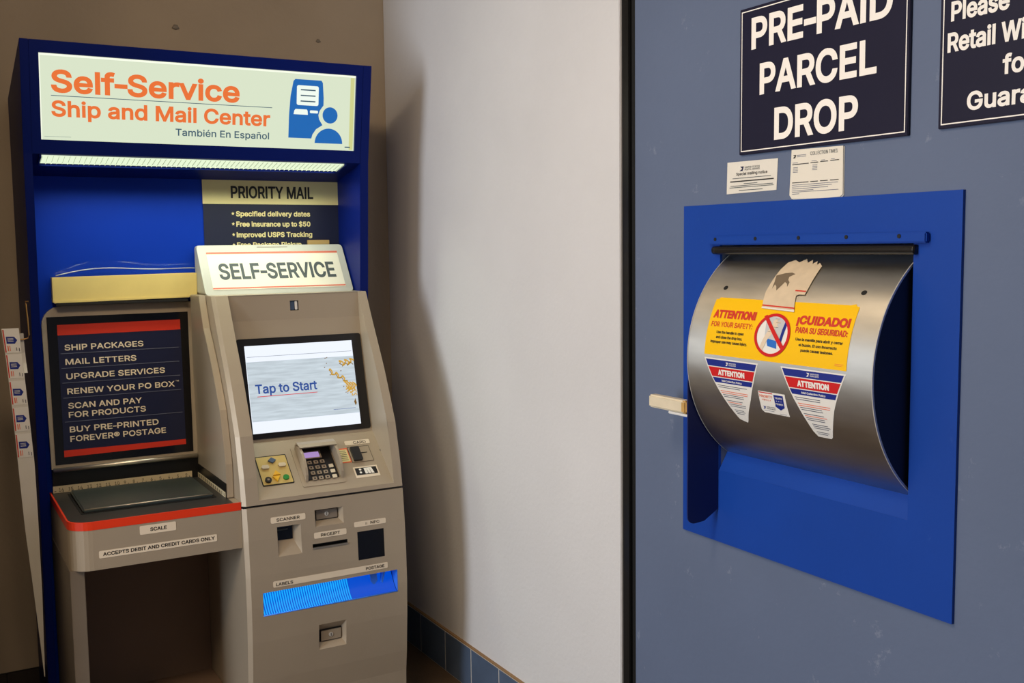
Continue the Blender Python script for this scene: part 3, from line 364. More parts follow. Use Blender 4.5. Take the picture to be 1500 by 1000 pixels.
# the side of the lobby behind and to the left of the camera (gives the light and the reflections)
box('wall_window_side', -5.1, -5.0, -3, WY, 0, 2.9, WALLR, bev=0, struct=True)
box('wall_entrance', -5.1, .1, -3.1, -3, 0, 2.9, WALLR, bev=0, struct=True)
wn = bpy.data.objects.new('window_1', None); link(wn, None, (-5, 1.55, .45)); wn['kind'] = 'structure'
for a in ((.85, .90, .45, 2.75), (2.20, 2.25, .45, 2.75)): box('window_frame', -5.0, -4.93, a[0], a[1], a[2], a[3], BLK, wn)
for a in ((.45, .50), (2.70, 2.75)): box('window_rail', -5.0, -4.93, .90, 2.20, a[0], a[1], BLK, wn)
# tiled base of the right wall
t = bpy.data.objects.new('baseboard_right', None); link(t, None, (0, 3.06, 0)); t['kind'] = 'structure'
box('grout_bed', -.0112, 0, 2.282, WY, 0, .151, GROUT, t, bev=0)
box('caulk_line', -.010, 0, 2.282, WY, .151, .156, CAULK, t, bev=0)
J = [3.719, 3.498, 3.286, 3.077]
edges = [WY, 3.785]+[y*.963 for y in J]
while edges[-1] > 2.3: edges.append(edges[-1]-.2035)
edges[-1] = max(edges[-1], 2.283)
for a, b in zip(edges, edges[1:]):
    if a-b > .02: box('tile', -.0125, -.001, b+.0028, a-.0028, .002, .150, TILE, t, bev=.001)
t2 = bpy.data.objects.new('baseboard_back', None); link(t2, None, (-3, WY, 0)); t2['kind'] = 'structure'
box('grout_bed', -5, -.013, WY-.008, WY, 0, .138, SEAM, t2, bev=0)
x = -.015
k = 0
while x > -2.3:
    box('tile', x-.2, x, WY-.0125, WY-.001, .002, .136, TILEB, t2, bev=.002); x -= .2035
# black metal channel at the end of the pale wall
t = bpy.data.objects.new('trim_1', None); link(t, None, (0, 2.245, 0)); t['kind'] = 'structure'
box('channel', .006, .06, 2.250, 2.282, 0, 2.9, BLK, t, bev=.002)
box('gasket', .016, .07, 2.214, 2.250, 0, 2.9, GASK, t, bev=0)
# slate blue panel wall with the opening for the drop
YN, YF = 1.333, 1.876      # near and far side of the drop opening
ZB, ZT = 1.025, 1.556
def MW(u, v, o): return (-o, -u, v)           # the panel: u runs towards the camera's right
bm = bmesh.new()
skin(bm, -2.214, 2.6, [0, 2.9], MW, [(-YF, -YN, ZB, ZT)])
quad(bm, (0, 2.214, 0), (.08, 2.214, 0), (.08, 2.214, 2.9), (0, 2.214, 2.9))
pocket(bm, (-YF, -YN, ZB, ZT), (-YF, -YN, ZB, ZT), MW, .08, back=False)
pw = finish('wall_front', bm, PANEL, struct=True)
bm = bmesh.new(); pocket(bm, (-YF-.004, -YN+.004, ZB-.004, ZT+.004), (-YF-.004, -YN+.004, ZB-.004, ZT+.004), lambda u, v, o: MW(u, v, o-.08), .42)
finish('drop_shaft', bm, GASK, pw)

# ------------------------------------------------------------------ parcel drop
dr = root('parcel_drop', 'blue steel parcel drop with a curved stainless drum covered in yellow and red stickers', 'parcel drop', (0, 1.62, .85))
def MP(u, v, o): return (-.007-o, -u, v)
bm = bmesh.new()
skin(bm, -2.008, -1.229, [.851, 1.651], MP, [(-YF, -YN, ZB, ZT)])
for a in ((-2.008, .851, -1.229, .851), (-1.229, .851, -1.229, 1.651), (-1.229, 1.651, -2.008, 1.651), (-2.008, 1.651, -2.008, .851),
          (-YF, ZB, -YN, ZB), (-YN, ZB, -YN, ZT), (-YN, ZT, -YF, ZT), (-YF, ZT, -YF, ZB)):
    quad(bm, MP(a[0], a[1], 0), MP(a[2], a[3], 0), MP(a[2], a[3], -.007), MP(a[0], a[1], -.007))
finish('face_plate', bm, DROPB, dr)
prism('bottom_lip', [(-.007, 1.024), (.019, 1.068), (.021, 1.066), (-.004, 1.020)], 'y', YN+.001, YF-.001, DROPB, dr)
prism('inner_lip', [(.019, 1.068), (.07, 1.060), (.07, 1.055), (.019, 1.064)], 'y', YN+.001, YF-.001, NAVYM, dr)
# hinge bar with screw holes
hb = box('hinge_bar', -.020, -.007, 1.296, 1.908, 1.557, 1.577, DROPB, dr, bev=.0025)
for y in (1.878, 1.745, 1.615, 1.485, 1.356):
    bm = bmesh.new(); bmesh.ops.create_cone(bm, cap_ends=True, segments=14, radius1=.0042, radius2=.0042, depth=.0015, matrix=Matrix.Translation((-.0205, y, 1.570)) @ Matrix.Rotation(pi/2, 4, 'Y'))
    finish('screw_hole', bm, GASK, hb)
tube('rubber_roller', [(-.014, y, 1.5445) for y in (1.322, 1.324, 1.6, 1.876, 1.888)], .0095, BLKP, dr, 16)
# drum
XC, ZC, RD = .1727, 1.30, .2797
def MD(u, v, o):
    a = v/RD; r = RD+o; return (XC-r*cos(a), -u, ZC+r*sin(a))
dm = bpy.data.objects.new('drum', None); link(dm, dr, (XC, 1.605, ZC))
bm = bmesh.new(); NS = 48; a0, a1 = -1.22, 1.28
y0, y1 = YN+.004, YF-.004
outer = []; inner = []
for i in range(NS+1):
    v = (a0+(a1-a0)*i/NS)*RD
    outer.append((bm.verts.new(MD(-y0, v, 0)), bm.verts.new(MD(-y1, v, 0)))); inner.append((bm.verts.new(MD(-y0, v, -.003)), bm.verts.new(MD(-y1, v, -.003))))
for i in range(NS):
    bm.faces.new((outer[i][0], outer[i][1], outer[i+1][1], outer[i+1][0])); bm.faces.new((inner[i][0], inner[i+1][0], inner[i+1][1], inner[i][1]))
dsk = finish('drum_skin', bm, STEEL, dm, smooth=True)
for yy, s in ((y0, 1), (y1, -1)):
    bm = bmesh.new()
    for i in range(NS):
        va, vb = (a0+(a1-a0)*i/NS)*RD, (a0+(a1-a0)*(i+1)/NS)*RD
        quad(bm, MD(-yy, va, .0006), MD(-yy, vb, .0006), MD(-yy, vb, -.0035), MD(-yy, va, -.0035))
        quad(bm, MD(-yy, va, .0006), MD(-yy, vb, .0006), MD(-yy-s*.0022, vb, .0006), MD(-yy-s*.0022, va, .0006))
    finish('drum_rim', bm, STEELE, dm)
for yy in (y0+.004, y1-.004):
    pts = [MD(0, (a0+(a1-a0)*i/24)*RD, -.003) for i in range(25)]
    prism('end_cap', [(p[0], p[2]) for p in pts], 'y', yy-.0015, yy+.0015, NAVYM, dm)
for (y, v) in ((1.799, .171), (1.406, .173)):
    poly = [(-y+.007*cos(t*pi/8), v+.0055*sin(t*pi/8)) for t in range(16)]
    sheet('bolt_hole', poly, MD, .0004, GASK, dm)
# side arm with handle
poly = [(0, 1.30), (-.085, 1.30)] + [(-.1, 1.24)] + [(-.1, .94)] + [(-.1+.02-.02*cos(t*pi/12), .925-.02*sin(t*pi/12)) for t in range(1, 7)] + [(-.05, .9075), (0, .936)]
ar = prism('side_arm', poly, 'y', YF+.0005, YF+.0045, mat('arm_blue', (8, 22, 84), .5), dr)
hd = box('handle', -.100, -.076, 1.888, 2.028, 1.165, 1.196, HAND, dr, bev=.004, seg=3)
hd['label'] = 'cream worn handle bar'
box('handle_tip', -.1005, -.0755, 1.886, 1.905, 1.1655, 1.1955, HANDE, hd, bev=.004, seg=3)
box('handle_bracket', -.097, -.080, YF+.0045, 1.955, 1.158, 1.164, WHM, hd, bev=.0015)

S = .004
# yellow warning decal
ys = [(-1.812, .014), (-1.400, .014), (-1.400, .141), (-1.409, .143), (-1.411, .147), (-1.424, .144), (-1.80, .146), (-1.803, .142), (-1.811, .141)]
yd = sheet('warning_decal', ys, MD, .0006, YEL, dm, step=S); yd['label'] = 'yellow safety warning decal'
def DT(s, u0, u1, v, c, m, p, bold=.02, shear=0, name='lettering'): return text(name, s, u0, u1, v, c, MD, .0012, m, p, bold, shear, step=.006)
DT('ATTENTION!', -1.801, -1.667, .097, .019, INKR, yd, .05)
DT('FOR YOUR SAFETY:', -1.801, -1.670, .0775, .0115, INKR, yd, .02)
DT('Use the handle to open', -1.779, -1.692, .0625, .0062, INK, yd, .03)
DT('and close the drop box.', -1.778, -1.694, .0515, .0062, INK, yd, .03)
DT('Improper use may cause injury.', -1.794, -1.677, .041, .0062, INK, yd, .03)
DT('\u00a1CUIDADO!', -1.548, -1.409, .097, .019, INKR, yd, .05)
DT('PARA SU SEGURIDAD:', -1.545, -1.409, .079, .0125, INKR, yd, .03)
DT('Use la manilla para abrir y cerrar', -1.540, -1.416, .0635, .0058, INK, yd, .03)
DT('el buz\u00f3n. El uso incorrecto', -1.529, -1.429, .0525, .0058, INK, yd, .03)
DT('puede causar lesiones.', -1.522, -1.437, .042, .0058, INK, yd, .03)
lines('fine_print', [(-1.43, -1.408, .025), (-1.43, -1.412, .022)], MD, .0012, INKO, yd, .0007)
cu, cv, ru, rv = -1.6075, .070, .051, .046
def ell(k, n=36, a=0, b=2*pi): return [(cu+ru*k*cos(a+(b-a)*i/n), cv+rv*k*sin(a+(b-a)*i/n)) for i in range(n)]
sheet('pictogram_field', ell(.9), MD, .0010, WHT, yd, step=S)
sheet('pictogram_door', [(-1.633, .104), (-1.628, .108), (-1.583, .108), (-1.577, .100), (-1.590, .052), (-1.628, .066)], MD, .0014, mat('decal_grey', (196, 198, 200), .4), yd, step=S)
sheet('pictogram_post', [(-1.578, .100), (-1.571, .094), (-1.580, .046), (-1.587, .050)], MD, .0016, DBLU, yd, step=S)
sheet('pictogram_box', [(-1.622, .062), (-1.592, .058), (-1.589, .042), (-1.616, .046)], MD, .0016, LBLU, yd, step=S)
sheet('pictogram_arm', [(-1.641, .036), (-1.632, .030), (-1.618, .060), (-1.603, .078), (-1.597, .096), (-1.604, .104), (-1.612, .100), (-1.612, .086), (-1.620, .080), (-1.630, .062)], MD, .0018, SKIN, yd, step=S)
for k, (fu, fv, du, dv) in enumerate(((-1.607, .100, .010, .006), (-1.603, .097, .013, .001), (-1.606, .092, .012, -.004), (-1.613, .084, -.008, -.006))):
    sheet('pictogram_finger', [(fu, fv), (fu+.002, fv-.003), (fu+du, fv+dv-.0015), (fu+du, fv+dv+.0015)], MD, .0019, SKIN, yd)
    lines('pictogram_outline', [(min(fu, fu+du), max(fu, fu+du), fv+dv-.002)], MD, .0021, INK, yd, .0005)
bm = bmesh.new(); O, I = ell(1.0, 40), ell(.86, 40)
for i in range(40):
    j = (i+1) % 40; quad(bm, MD(*O[i], .0022), MD(*O[j], .0022), MD(*I[j], .0022), MD(*I[i], .0022))
finish('prohibition_ring', bm, DRED, yd)
sheet('prohibition_bar', [(-1.642, .108), (-1.634, .112), (-1.570, .049), (-1.577, .042)], MD, .0023, DRED, yd, step=S)
# kraft tape torn across the top of the drum
tp = sheet('torn_tape', [(-1.655, .125), (-1.562, .121), (-1.566, .130), (-1.5745, .158), (-1.5505, .169), (-1.5515, .2), (-1.553, .236), (-1.566, .246), (-1.570, .240), (-1.577, .252), (-1.584, .243), (-1.593, .256), (-1.600, .246), (-1.612, .259), (-1.625, .247), (-1.642, .255), (-1.657, .246), (-1.6625, .225), (-1.664, .206), (-1.6655, .180), (-1.666, .161), (-1.661, .140)],
           MD, .0026, KRAFT, dm, step=S); tp['label'] = 'torn strip of brown paper tape'
sheet('tape_tear', [(-1.662, .207), (-1.640, .214), (-1.622, .216), (-1.610, .212), (-1.622, .204), (-1.620, .196), (-1.612, .190), (-1.6115, .178), (-1.617, .186), (-1.625, .190), (-1.630, .180), (-1.637, .168), (-1.643, .178), (-1.650, .183), (-1.652, .172), (-1.656, .190)], MD, .0029, KGREY, tp, step=S)
sheet('tape_flap', [(-1.5855, .1605), (-1.551, .1605), (-1.551, .175), (-1.586, .177)], MD, .0034, KRAFT, tp)
sheet('tape_stripe', [(-1.582, .168), (-1.552, .167), (-1.552, .170), (-1.582, .171)], MD, .0038, INKR, tp)
sheet('tape_stripe', [(-1.659, .131), (-1.5645, .128), (-1.5645, .131), (-1.659, .134)], MD, .0030, INKR, tp)
sheet('tape_fray', [(-1.658, .126), (-1.562, .122), (-1.562, .1245), (-1.658, .1285)], MD, .0031, WHT, tp)

def att(L, R, lp, rp, T, lab, seed):
    """shield shaped attention sticker: T = top v, lp/rp = left and right outline points (u,v) from top to bottom"""
    d = sheet('attention_sticker', lp+rp[::-1], MD, .0006, WHT, dm, step=S); d['label'] = lab
    def xl(v, side, ins):
        pts = side
        for (ua, va), (ub, vb) in zip(pts, pts[1:]):
            if vb <= v <= va: return ua+(ub-ua)*(va-v)/(va-vb)+ins
        return pts[0][0]+ins if v > pts[0][1] else pts[-1][0]+ins
    def band(nm, v1, v0, m):
        e = .0035; sheet(nm, [(xl(v0, lp, e), v0), (xl(v0, rp, -e), v0), (xl(v1, rp, -e), v1), (xl(v1, lp, e), v1)], MD, .0011, m, d, step=S)
    band('blue_band', T-.003, T-.0175, DBLU); band('red_band', T-.0195, T-.0405, DRED); band('blue_band', T-.0425, T-.0535, DBLU)
    c = (lp[0][0]+rp[0][0])/2+.002
    sheet('emblem', [(c-.017, T-.014), (c-.0115, T-.014), (c-.009, T-.0065), (c-.0165, T-.0065), (c-.012, T-.010)], MD, .0015, WHT, d)
    DT('UNITED STATES', c-.007, c+.016, T-.0095, .0026, WHT, d, .02); DT('POSTAL SERVICE', c-.007, c+.016, T-.0135, .0026, WHT, d, .02)
    DT('ATTENTION', c-.042, c+.042, T-.0365, .0125, WHT, d, .05)
    DT('Mail Collection Policy', c-.032, c+.032, T-.0505, .0042, WHT, d, .03)
    rnd = random.Random(seed); a = []; b = []; v = T-.060; k = 0
    while v > lp[-1][1]+.006:
        l, r = xl(v, lp, .006), xl(v, rp, -.006); w = r-l
        if k not in (2, 7, 12, 16):
            s = (a if k not in (3, 4, 9) else b); q = l+w*(.0 if k < 12 else .1); e = q+w*(.95-.3*rnd.random()*(k not in (3, 4)))
            s.append((q, e, v))
        v -= .0042; k += 1
    lines('print_lines', a, MD, .0012, INKN, d, .0012); lines('red_print_lines', b, MD, .0012, INKO, d, .0014)
att(0, 0, [(-1.811, .007), (-1.791, -.031), (-1.773, -.061), (-1.753, -.092), (-1.738, -.114), (-1.726, -.130)], [(-1.640, .007), (-1.655, -.036), (-1.672, -.077), (-1.690, -.110), (-1.699, -.130), (-1.703, -.136)], .007, 'smaller far attention sticker', 1)
att(0, 0, [(-1.574, .008), (-1.552, -.036), (-1.533, -.071), (-1.517, -.102), (-1.507, -.124), (-1.498, -.135)], [(-1.400, .008), (-1.419, -.031), (-1.436, -.069), (-1.450, -.109), (-1.458, -.130), (-1.463, -.135)], .008, 'nearer attention sticker', 2)
sq = sheet('square_sticker', [(-1.644, -.051), (-1.566, -.051), (-1.563, -.100), (-1.636, -.099), (-1.643, -.093)], MD, .0006, WHT, dm, step=S)
sheet('sticker_stripe', [(-1.642, -.0545), (-1.602, -.0545), (-1.602, -.0525), (-1.642, -.0525)], MD, .0011, DRED, sq)
DT('PRIORITY', -1.641, -1.604, -.0645, .006, INKO, sq, .01); DT('\u2605 M A I L \u2605', -1.636, -1.609, -.071, .004, INKO, sq, .01)
sheet('sticker_badge', [(-1.599, -.055), (-1.572, -.055), (-1.572, -.081), (-1.585, -.088), (-1.598, -.081)], MD, .0011, DBLU, sq)
DT('YEARS', -1.596, -1.575, -.0635, .004, WHT, sq, .02); DT('\u2605 \u2605 \u2605', -1.594, -1.577, -.069, .002, WHT, sq); DT('POWER', -1.596, -1.575, -.0765, .004, WHT, sq, .02)
sheet('emblem', [(-1.637, -.090), (-1.631, -.090), (-1.628, -.084), (-1.636, -.084), (-1.632, -.087)], MD, .0011, DBLU, sq)
DT('UNITED STATES', -1.626, -1.600, -.086, .0024, INKN, sq); DT('POSTAL SERVICE', -1.626, -1.600, -.090, .0024, INKN, sq)
lines('print_lines', [(-1.635, -1.605, -.094), (-1.590, -1.570, -.097)], MD, .0012, MLINE, sq, .0007)

# ------------------------------------------------------------------ signs on the panel
def wall_sign(y_left, wdt, z0, z1, label, rows):
    s = root('wall_sign', label, 'sign', (0, y_left-wdt/2, z0))
    box('sign_board', -.007, 0, y_left-wdt, y_left, z0, z1, SIGN, s, bev=.0012)
    u0, u1, e, t_ = -y_left+.0065, -y_left+wdt-.0065, .0022, 0
    bm = bmesh.new()
    for a in ((u0, u1, z0+.0065, z0+.0087), (u0, u1, z1-.0087, z1-.0065), (u0, u0+e, z0+.0087, z1-.0087), (u1-e, u1, z0+.0087, z1-.0087)):
        quad(bm, MW(a[0], a[2], .0076), MW(a[1], a[2], .0076), MW(a[1], a[3], .0076), MW(a[0], a[3], .0076))
    finish('border_line', bm, LETW, s)
    for (tx, a, b, v, c, bo) in rows: text('lettering', tx, a, b, v, c, MW, .0078, LETW, s, bo)
wall_sign(1.814, .462, 1.758, 2.078, 'navy sign with white border reading PRE-PAID PARCEL DROP', [
    ('PRE-PAID', -1.776, -1.392, 1.985, .0685, .028), ('PARCEL', -1.749, -1.428, 1.884, .0675, .028), ('DROP', -1.703, -1.472, 1.782, .0685, .028)])
wall_sign(1.286, .462, 1.7625, 2.08, 'navy sign cut off at the right edge, starting Please Retail', [
    ('Please', -1.263, -1.148, 1.950, .0345, .028), ('Retail', -1.269, -1.173, 1.896, .0345, .028), ('Window', -1.162, -1.020, 1.896, .0345, .028), ('for', -1.158, -1.101, 1.842, .0335, .028), ('Guaranteed', -1.226, -.978, 1.789, .0325, .028)])
# notice
nt = root('mailing_notice', 'small white notice printed Special mailing notice under the big sign', 'notice', (0, 1.78, 1.674))
sheet('notice_paper', [(-1.861, 1.673), (-1.701, 1.675), (-1.697, 1.743), (-1.859, 1.745)], MW, .0006, PAPER, nt, thick=.0006)
text('lettering', 'UNITED STATES', -1.801, -1.753, 1.7285, .0038, MW, .0016, INKG, nt); text('lettering', 'POSTAL SERVICE', -1.801, -1.753, 1.7235, .0038, MW, .0016, INKG, nt)
sheet('emblem', [(-1.818, 1.723), (-1.808, 1.723), (-1.804, 1.733), (-1.816, 1.733), (-1.809, 1.728)], MW, .0016, INKN, nt)
text('lettering', 'Special mailing notice', -1.829, -1.729, 1.7135, .0065, MW, .0016, INK, nt, .02)
lines('print_lines', [(-1.841, -1.718, 1.7065), (-1.804, -1.760, 1.6935), (-1.851, -1.709, 1.686), (-1.820, -1.743, 1.679), (-1.848, -1.712, 1.6895)], MW, .0016, INKG, nt, .0014)
lines('bold_print_lines', [(-1.849, -1.709, 1.699)], MW, .0016, INK, nt, .0026)
rect('clear_sleeve', -1.868, -1.694, 1.664, 1.750, MW, .0022, CLEAR, nt)
# collection times card
ct = root('collection_card', 'cream collection times card with rounded corners above the blue plate', 'card', (0, 1.58, 1.652))
sheet('card', [(-1.659, 1.661), (-1.652, 1.653), (-1.560, 1.651), (-1.518, 1.652), (-1.511, 1.657), (-1.512, 1.7535), (-1.654, 1.7565)], MW, .0030, PAPERC, ct, thick=.0010)
sheet('card_backing', [(-1.655, 1.659), (-1.650, 1.650), (-1.516, 1.650), (-1.510, 1.655), (-1.5105, 1.752), (-1.653, 1.755)], MW, .0008, PAPER, ct, thick=.001)
text('lettering', 'COLLECTION TIMES', -1.600, -1.526, 1.7415, .0072, MW, .0046, INKG, ct, .0)
sheet('emblem', [(-1.650, 1.7385), (-1.643, 1.7385), (-1.640, 1.7450), (-1.649, 1.7450), (-1.644, 1.742)], MW, .0046, INK, ct)
lines('print_lines', [(-1.638, -1.612, 1.7435), (-1.638, -1.612, 1.7405), (-1.650, -1.635, 1.728), (-1.596, -1.582, 1.7285), (-1.570, -1.560, 1.7285), (-1.543, -1.533, 1.729)] + [(-1.649, -1.635, 1.718-.0032*k) for k in range(4)] + [(-1.594, -1.580, 1.720-.0032*k) for k in range(4)] +
      [(-1.651, -1.524, 1.6815), (-1.651, -1.54, 1.6775), (-1.651, -1.55, 1.6735), (-1.651, -1.59, 1.6695), (-1.651, -1.522, 1.6665), (-1.651, -1.63, 1.6625)], MW, .0046, MLINE, ct, .0010)
lines('table_rules', [(-1.651, -1.604, 1.7245), (-1.599, -1.578, 1.7250), (-1.572, -1.551, 1.7253), (-1.545, -1.522, 1.7257)] + [(a, b, 1.686) for a, b in ((-1.651, -1.604), (-1.599, -1.578), (-1.572, -1.551), (-1.545, -1.522))], MW, .0046, INK, ct, .0016)

# ------------------------------------------------------------------ blue surround behind the kiosks
XL, XR = -1.338, -.252
su = root('kiosk_surround', 'tall blue metal surround with backlit header behind the kiosks', 'kiosk surround', ((XL+XR)/2, 3.6, 0))
FY = lambda z: 3.36+(2.173-z)*.16
side = [(FY(2.173), 2.173), (FY(1.85), 1.85), (3.44, 1.42), (3.52, .4), (3.54, 0), (3.825, 0), (3.825, 2.06)]
prism('side_panel', side, 'x', XL, XL+.024, SURB, su, bev=.001)
prism('side_panel', side, 'x', XR-.030, XR, SURB, su, bev=.001)
box('back_panel', XL+.024, XR-.030, 3.640, 3.655, .0, 1.83, SURBACK, su, bev=0)
def MH(u, v, o): return (u, FY(v)-o, v)
bm = bmesh.new(); SG = (-1.288, -.304, 1.891, 2.138)
skin(bm, XL+.0245, XR-.0305, [1.85, 2.1725], MH, [SG])
pocket(bm, SG, SG, MH, .012, back=False)
yb = 3.82
quad(bm, MH(XL+.0245, 2.1725, 0), MH(XR-.0305, 2.1725, 0), (XR-.0305, yb, 2.06), (XL+.0245, yb, 2.06))
quad(bm, (XL+.0245, yb, 2.06), (XR-.0305, yb, 2.06), (XR-.0305, yb, 1.80), (XL+.0245, yb, 1.80))
quad(bm, MH(XL+.0245, 1.85, 0), MH(XR-.0305, 1.85, 0), (XR-.0305, 3.640, 1.799), (XL+.0245, 3.640, 1.799))
finish('header_box', bm, SURB, su)
hs = rect('header_sign', SG[0], SG[1], SG[2], SG[3], MH, -.010, E_SIGN, su); hs['label'] = 'backlit cream sign face'
def HT(s, u0, u1, v, c, m, bold): return text('lettering', s, u0, u1, v, c, MH, -.0085, m, hs, bold)
rect('bright_top_edge', SG[0], SG[1], SG[3]-.006, SG[3], MH, -.0095, E_SIGNE, hs)
rect('bright_side_edge', SG[0], SG[0]+.004, SG[2], SG[3]-.006, MH, -.0095, E_SIGNE, hs)
rect('yellowed_edge', SG[1]-.018, SG[1]-.004, SG[2]+.004, SG[3]-.007, MH, -.0095, E_SIGNY, hs)
HT('Self-Service', -1.256, -.698, 2.0285, .0655, E_ORG, .030)
HT('Ship and Mail Center', -1.257, -.597, 1.9595, .0465, E_ORG, .028)
HT('Tambi\u00e9n En Espa\u00f1ol', -.899, -.600, 1.9185, .0215, E_SLT, .016)
rect('rule_line', -1.257, -.591, 2.0185, 2.0205, MH, -.0085, E_SLT, hs)
lines('fine_print', [(-1.278, -1.205, 1.901)], MH, -.0085, E_SLT, hs, .0008)
rect('code_mark', -.337, -.318, 1.901, 1.905, MH, -.0085, E_SLT, hs)
def ring(cx, cy, r, a0, a1, n=18): return [(cx+r*cos(radians(a0+(a1-a0)*i/n)), cy+r*sin(radians(a0+(a1-a0)*i/n))) for i in range(n+1)]
ic = sheet('kiosk_icon', [(-.535, 1.927), (-.456, 1.927), (-.452, 1.941), (-.440, 1.958), (-.418, 1.972)] + [(-.430, 1.990), (-.433, 2.004), (-.429, 2.018), (-.416, 2.036), (-.416, 2.060), (-.420, 2.108), (-.425, 2.115), (-.515, 2.115), (-.521, 2.108), (-.530, 2.06), (-.534, 2.0)], MH, -.0085, E_ICO, hs)
sheet('icon_screen', rrect(-.509, -.434, 2.033, 2.096, .006), MH, -.0078, E_WHT, hs)
for v in (2.080, 2.062, 2.044): rect('icon_line', -.496, -.445, v, v+.004, MH, -.0072, E_SLT, hs)
sheet('icon_slot', [(-.519, 2.003), (-.470, 2.003), (-.471, 2.016), (-.474, 2.020), (-.512, 2.020), (-.516, 2.016)], MH, -.0078, E_WHT, hs)
sheet('icon_slot', rrect(-.463, -.435, 2.009, 2.018, .003), MH, -.0078, E_WHT, hs)
sheet('icon_head', ring(-.392, 2.005, .0265, 0, 350, 28), MH, -.0085, E_ICO, hs)
sheet('icon_body', ring(-.395, 1.913, .049, 0, 180, 20), MH, -.0085, E_ICO, hs)
# louvered lamp under the header
def MS(u, v, o): return (u, v, 1.85-(v-3.41)*.222-.001-o)
lm = bpy.data.objects.new('header_lamp', None); link(lm, su, (-.81, 3.46, 1.83))
rect('lamp_lens', -1.288, -.338, 3.418, 3.500, MS, .0005, E_LENS, lm)
bm = bmesh.new()
for k in range(62):
    u = -1.286+.948*k/61
    quad(bm, MS(u, 3.418, .001), MS(u, 3.500, .001), MS(u, 3.500, .0045), MS(u, 3.418, .0045))
o = finish('louver_fins', bm, FIN, lm); o['kind'] = 'stuff'
bm = bmesh.new()
for a in ((-1.294, -.332, 3.500, 3.506), (-1.294, -1.289, 3.414, 3.5), (-.337, -.332, 3.414, 3.5)):
    c = [(a[0], a[2]), (a[1], a[2]), (a[1], a[3]), (a[0], a[3])]
    quad(bm, *[MS(*p, .008) for p in c])
    for k in range(4): quad(bm, MS(*c[k], .008), MS(*c[(k+1) % 4], .008), MS(*c[(k+1) % 4], 0), MS(*c[k], 0))
finish('lamp_frame', bm, SURB, lm)

# poster on the back panel
def kx(x): return CAMX+(x-CAMX)*.9604
def kz(z): return 1.56+(z-1.56)*.9604
po = root('mail_poster', 'navy and cream poster headed PRIORITY MAIL on the blue back panel', 'poster', (kx(-.478), 3.64, kz(1.45)))
def MB(u, v, o): return (kx(u), 3.6395-o, kz(v))
rect('poster_sheet', -.731, -.224, 1.44, 1.723, MB, .0015, POSN, po, thick=.001)
rect('poster_heading', -.732, -.2235, 1.723, 1.8085, MB, .002, POSY, po, thick=.001)
text('lettering', 'PRIORITY MAIL', -.631, -.323, 1.744, .044, MB, .004, INK, po, .022)
for s, u1, v in (('Specified delivery dates', -.337, 1.679), ('Free insurance up to $50', -.337, 1.642), ('Improved USPS Tracking', -.331, 1.6035), ('Free Package Pickup', -.373, 1.567)):
    text('lettering', s, -.615, u1, v, .0185, MB, .0035, POSY, po, .03)
    text('bullet', '\u2605', -.632, -.620, v+.003, .014, MB, .0035, POSY, po, 0)

# ------------------------------------------------------------------ self-service kiosk
PR = [(0.0, 3.13), (.15, 3.125), (.22, 3.116), (.35, 3.106), (.46, 3.102), (.56, 3.104), (.67, 3.111), (.77, 3.122), (.86, 3.138), (.985, 3.17), (1.055, 3.203), (1.14, 3.245), (1.20, 3.279), (1.27, 3.322), (1.34, 3.363), (1.41, 3.402)]
RP = [(.79, 3.128), (.80, 3.14), (.94, 3.303), (1.145, 3.356), (1.271, 3.386), (1.325, 3.398), (1.413, 3.406)]
def MF(u, v, o): return (u, lerp(PR, v)-o, v)
def MR(u, v, o): return (u, lerp(RP, v)-o, v)
KL, KF, KR = -.808, -.796, -.277     # left side, front left corner, right side
ki = root('self_service_kiosk', 'grey postal kiosk with curved front, lit touch screen and glowing blue label tray', 'kiosk', (-.54, 3.35, 0))
H = {'scanner': ((-.706, -.630, .610, .702), (-.704, -.648, .652, .700)), 'lock_a': ((-.582, -.488, .685, .7375), (-.577, -.499, .700, .7365)),
     'slot': ((-.595, -.479, .621, .632), (-.595, -.479, .621, .632)), 'nfc': ((-.4445, -.353, .557, .649), (-.4445, -.353, .557, .649)),
     'blue': ((-.760, -.3105, .4305, .505), (-.760, -.3105, .437, .503)), 'lock_b': ((-.583, -.491, .286, .3695), (-.575, -.500, .304, .345))}
vs = [i*.77/22 for i in range(23)]; vs = sorted(set(vs+[p[0] for p in PR if p[0] <= .77]))
bm = bmesh.new()
skin(bm, KF, KR, vs, MF, [h[0] for h in H.values()])
def sides(bm, vs, back=3.62):
    for a, b in zip(vs, vs[1:]):
        quad(bm, MF(KF, a, 0), MF(KF, b, 0), (KL, lerp(PR, b)+.012, b), (KL, lerp(PR, a)+.012, a))
        quad(bm, (KL, lerp(PR, a)+.012, a), (KL, lerp(PR, b)+.012, b), (KL, back, b), (KL, back, a))
        quad(bm, MF(KR, a, 0), MF(KR, b, 0), (KR, back, b), (KR, back, a))
    quad(bm, (KL, back, vs[0]), (KR, back, vs[0]), (KR, back, vs[-1]), (KL, back, vs[-1]))
sides(bm, vs)
quad(bm, MF(KF, .77, 0), MF(KR, .77, 0), (KR, 3.62, .77), (KL, 3.62, .77))
lc = finish('lower_cabinet', bm, CAB, ki)
box('seam_gap', KL+.003, KR-.003, 3.128, 3.6, .7695, .7765, SEAM, ki, bev=0)
for k, d in (('scanner', .03), ('lock_a', .022), ('lock_b', .022)):
    bm = bmesh.new(); pocket(bm, H[k][0], H[k][1], MF, d); finish('recess_walls', bm, CAB, ki)
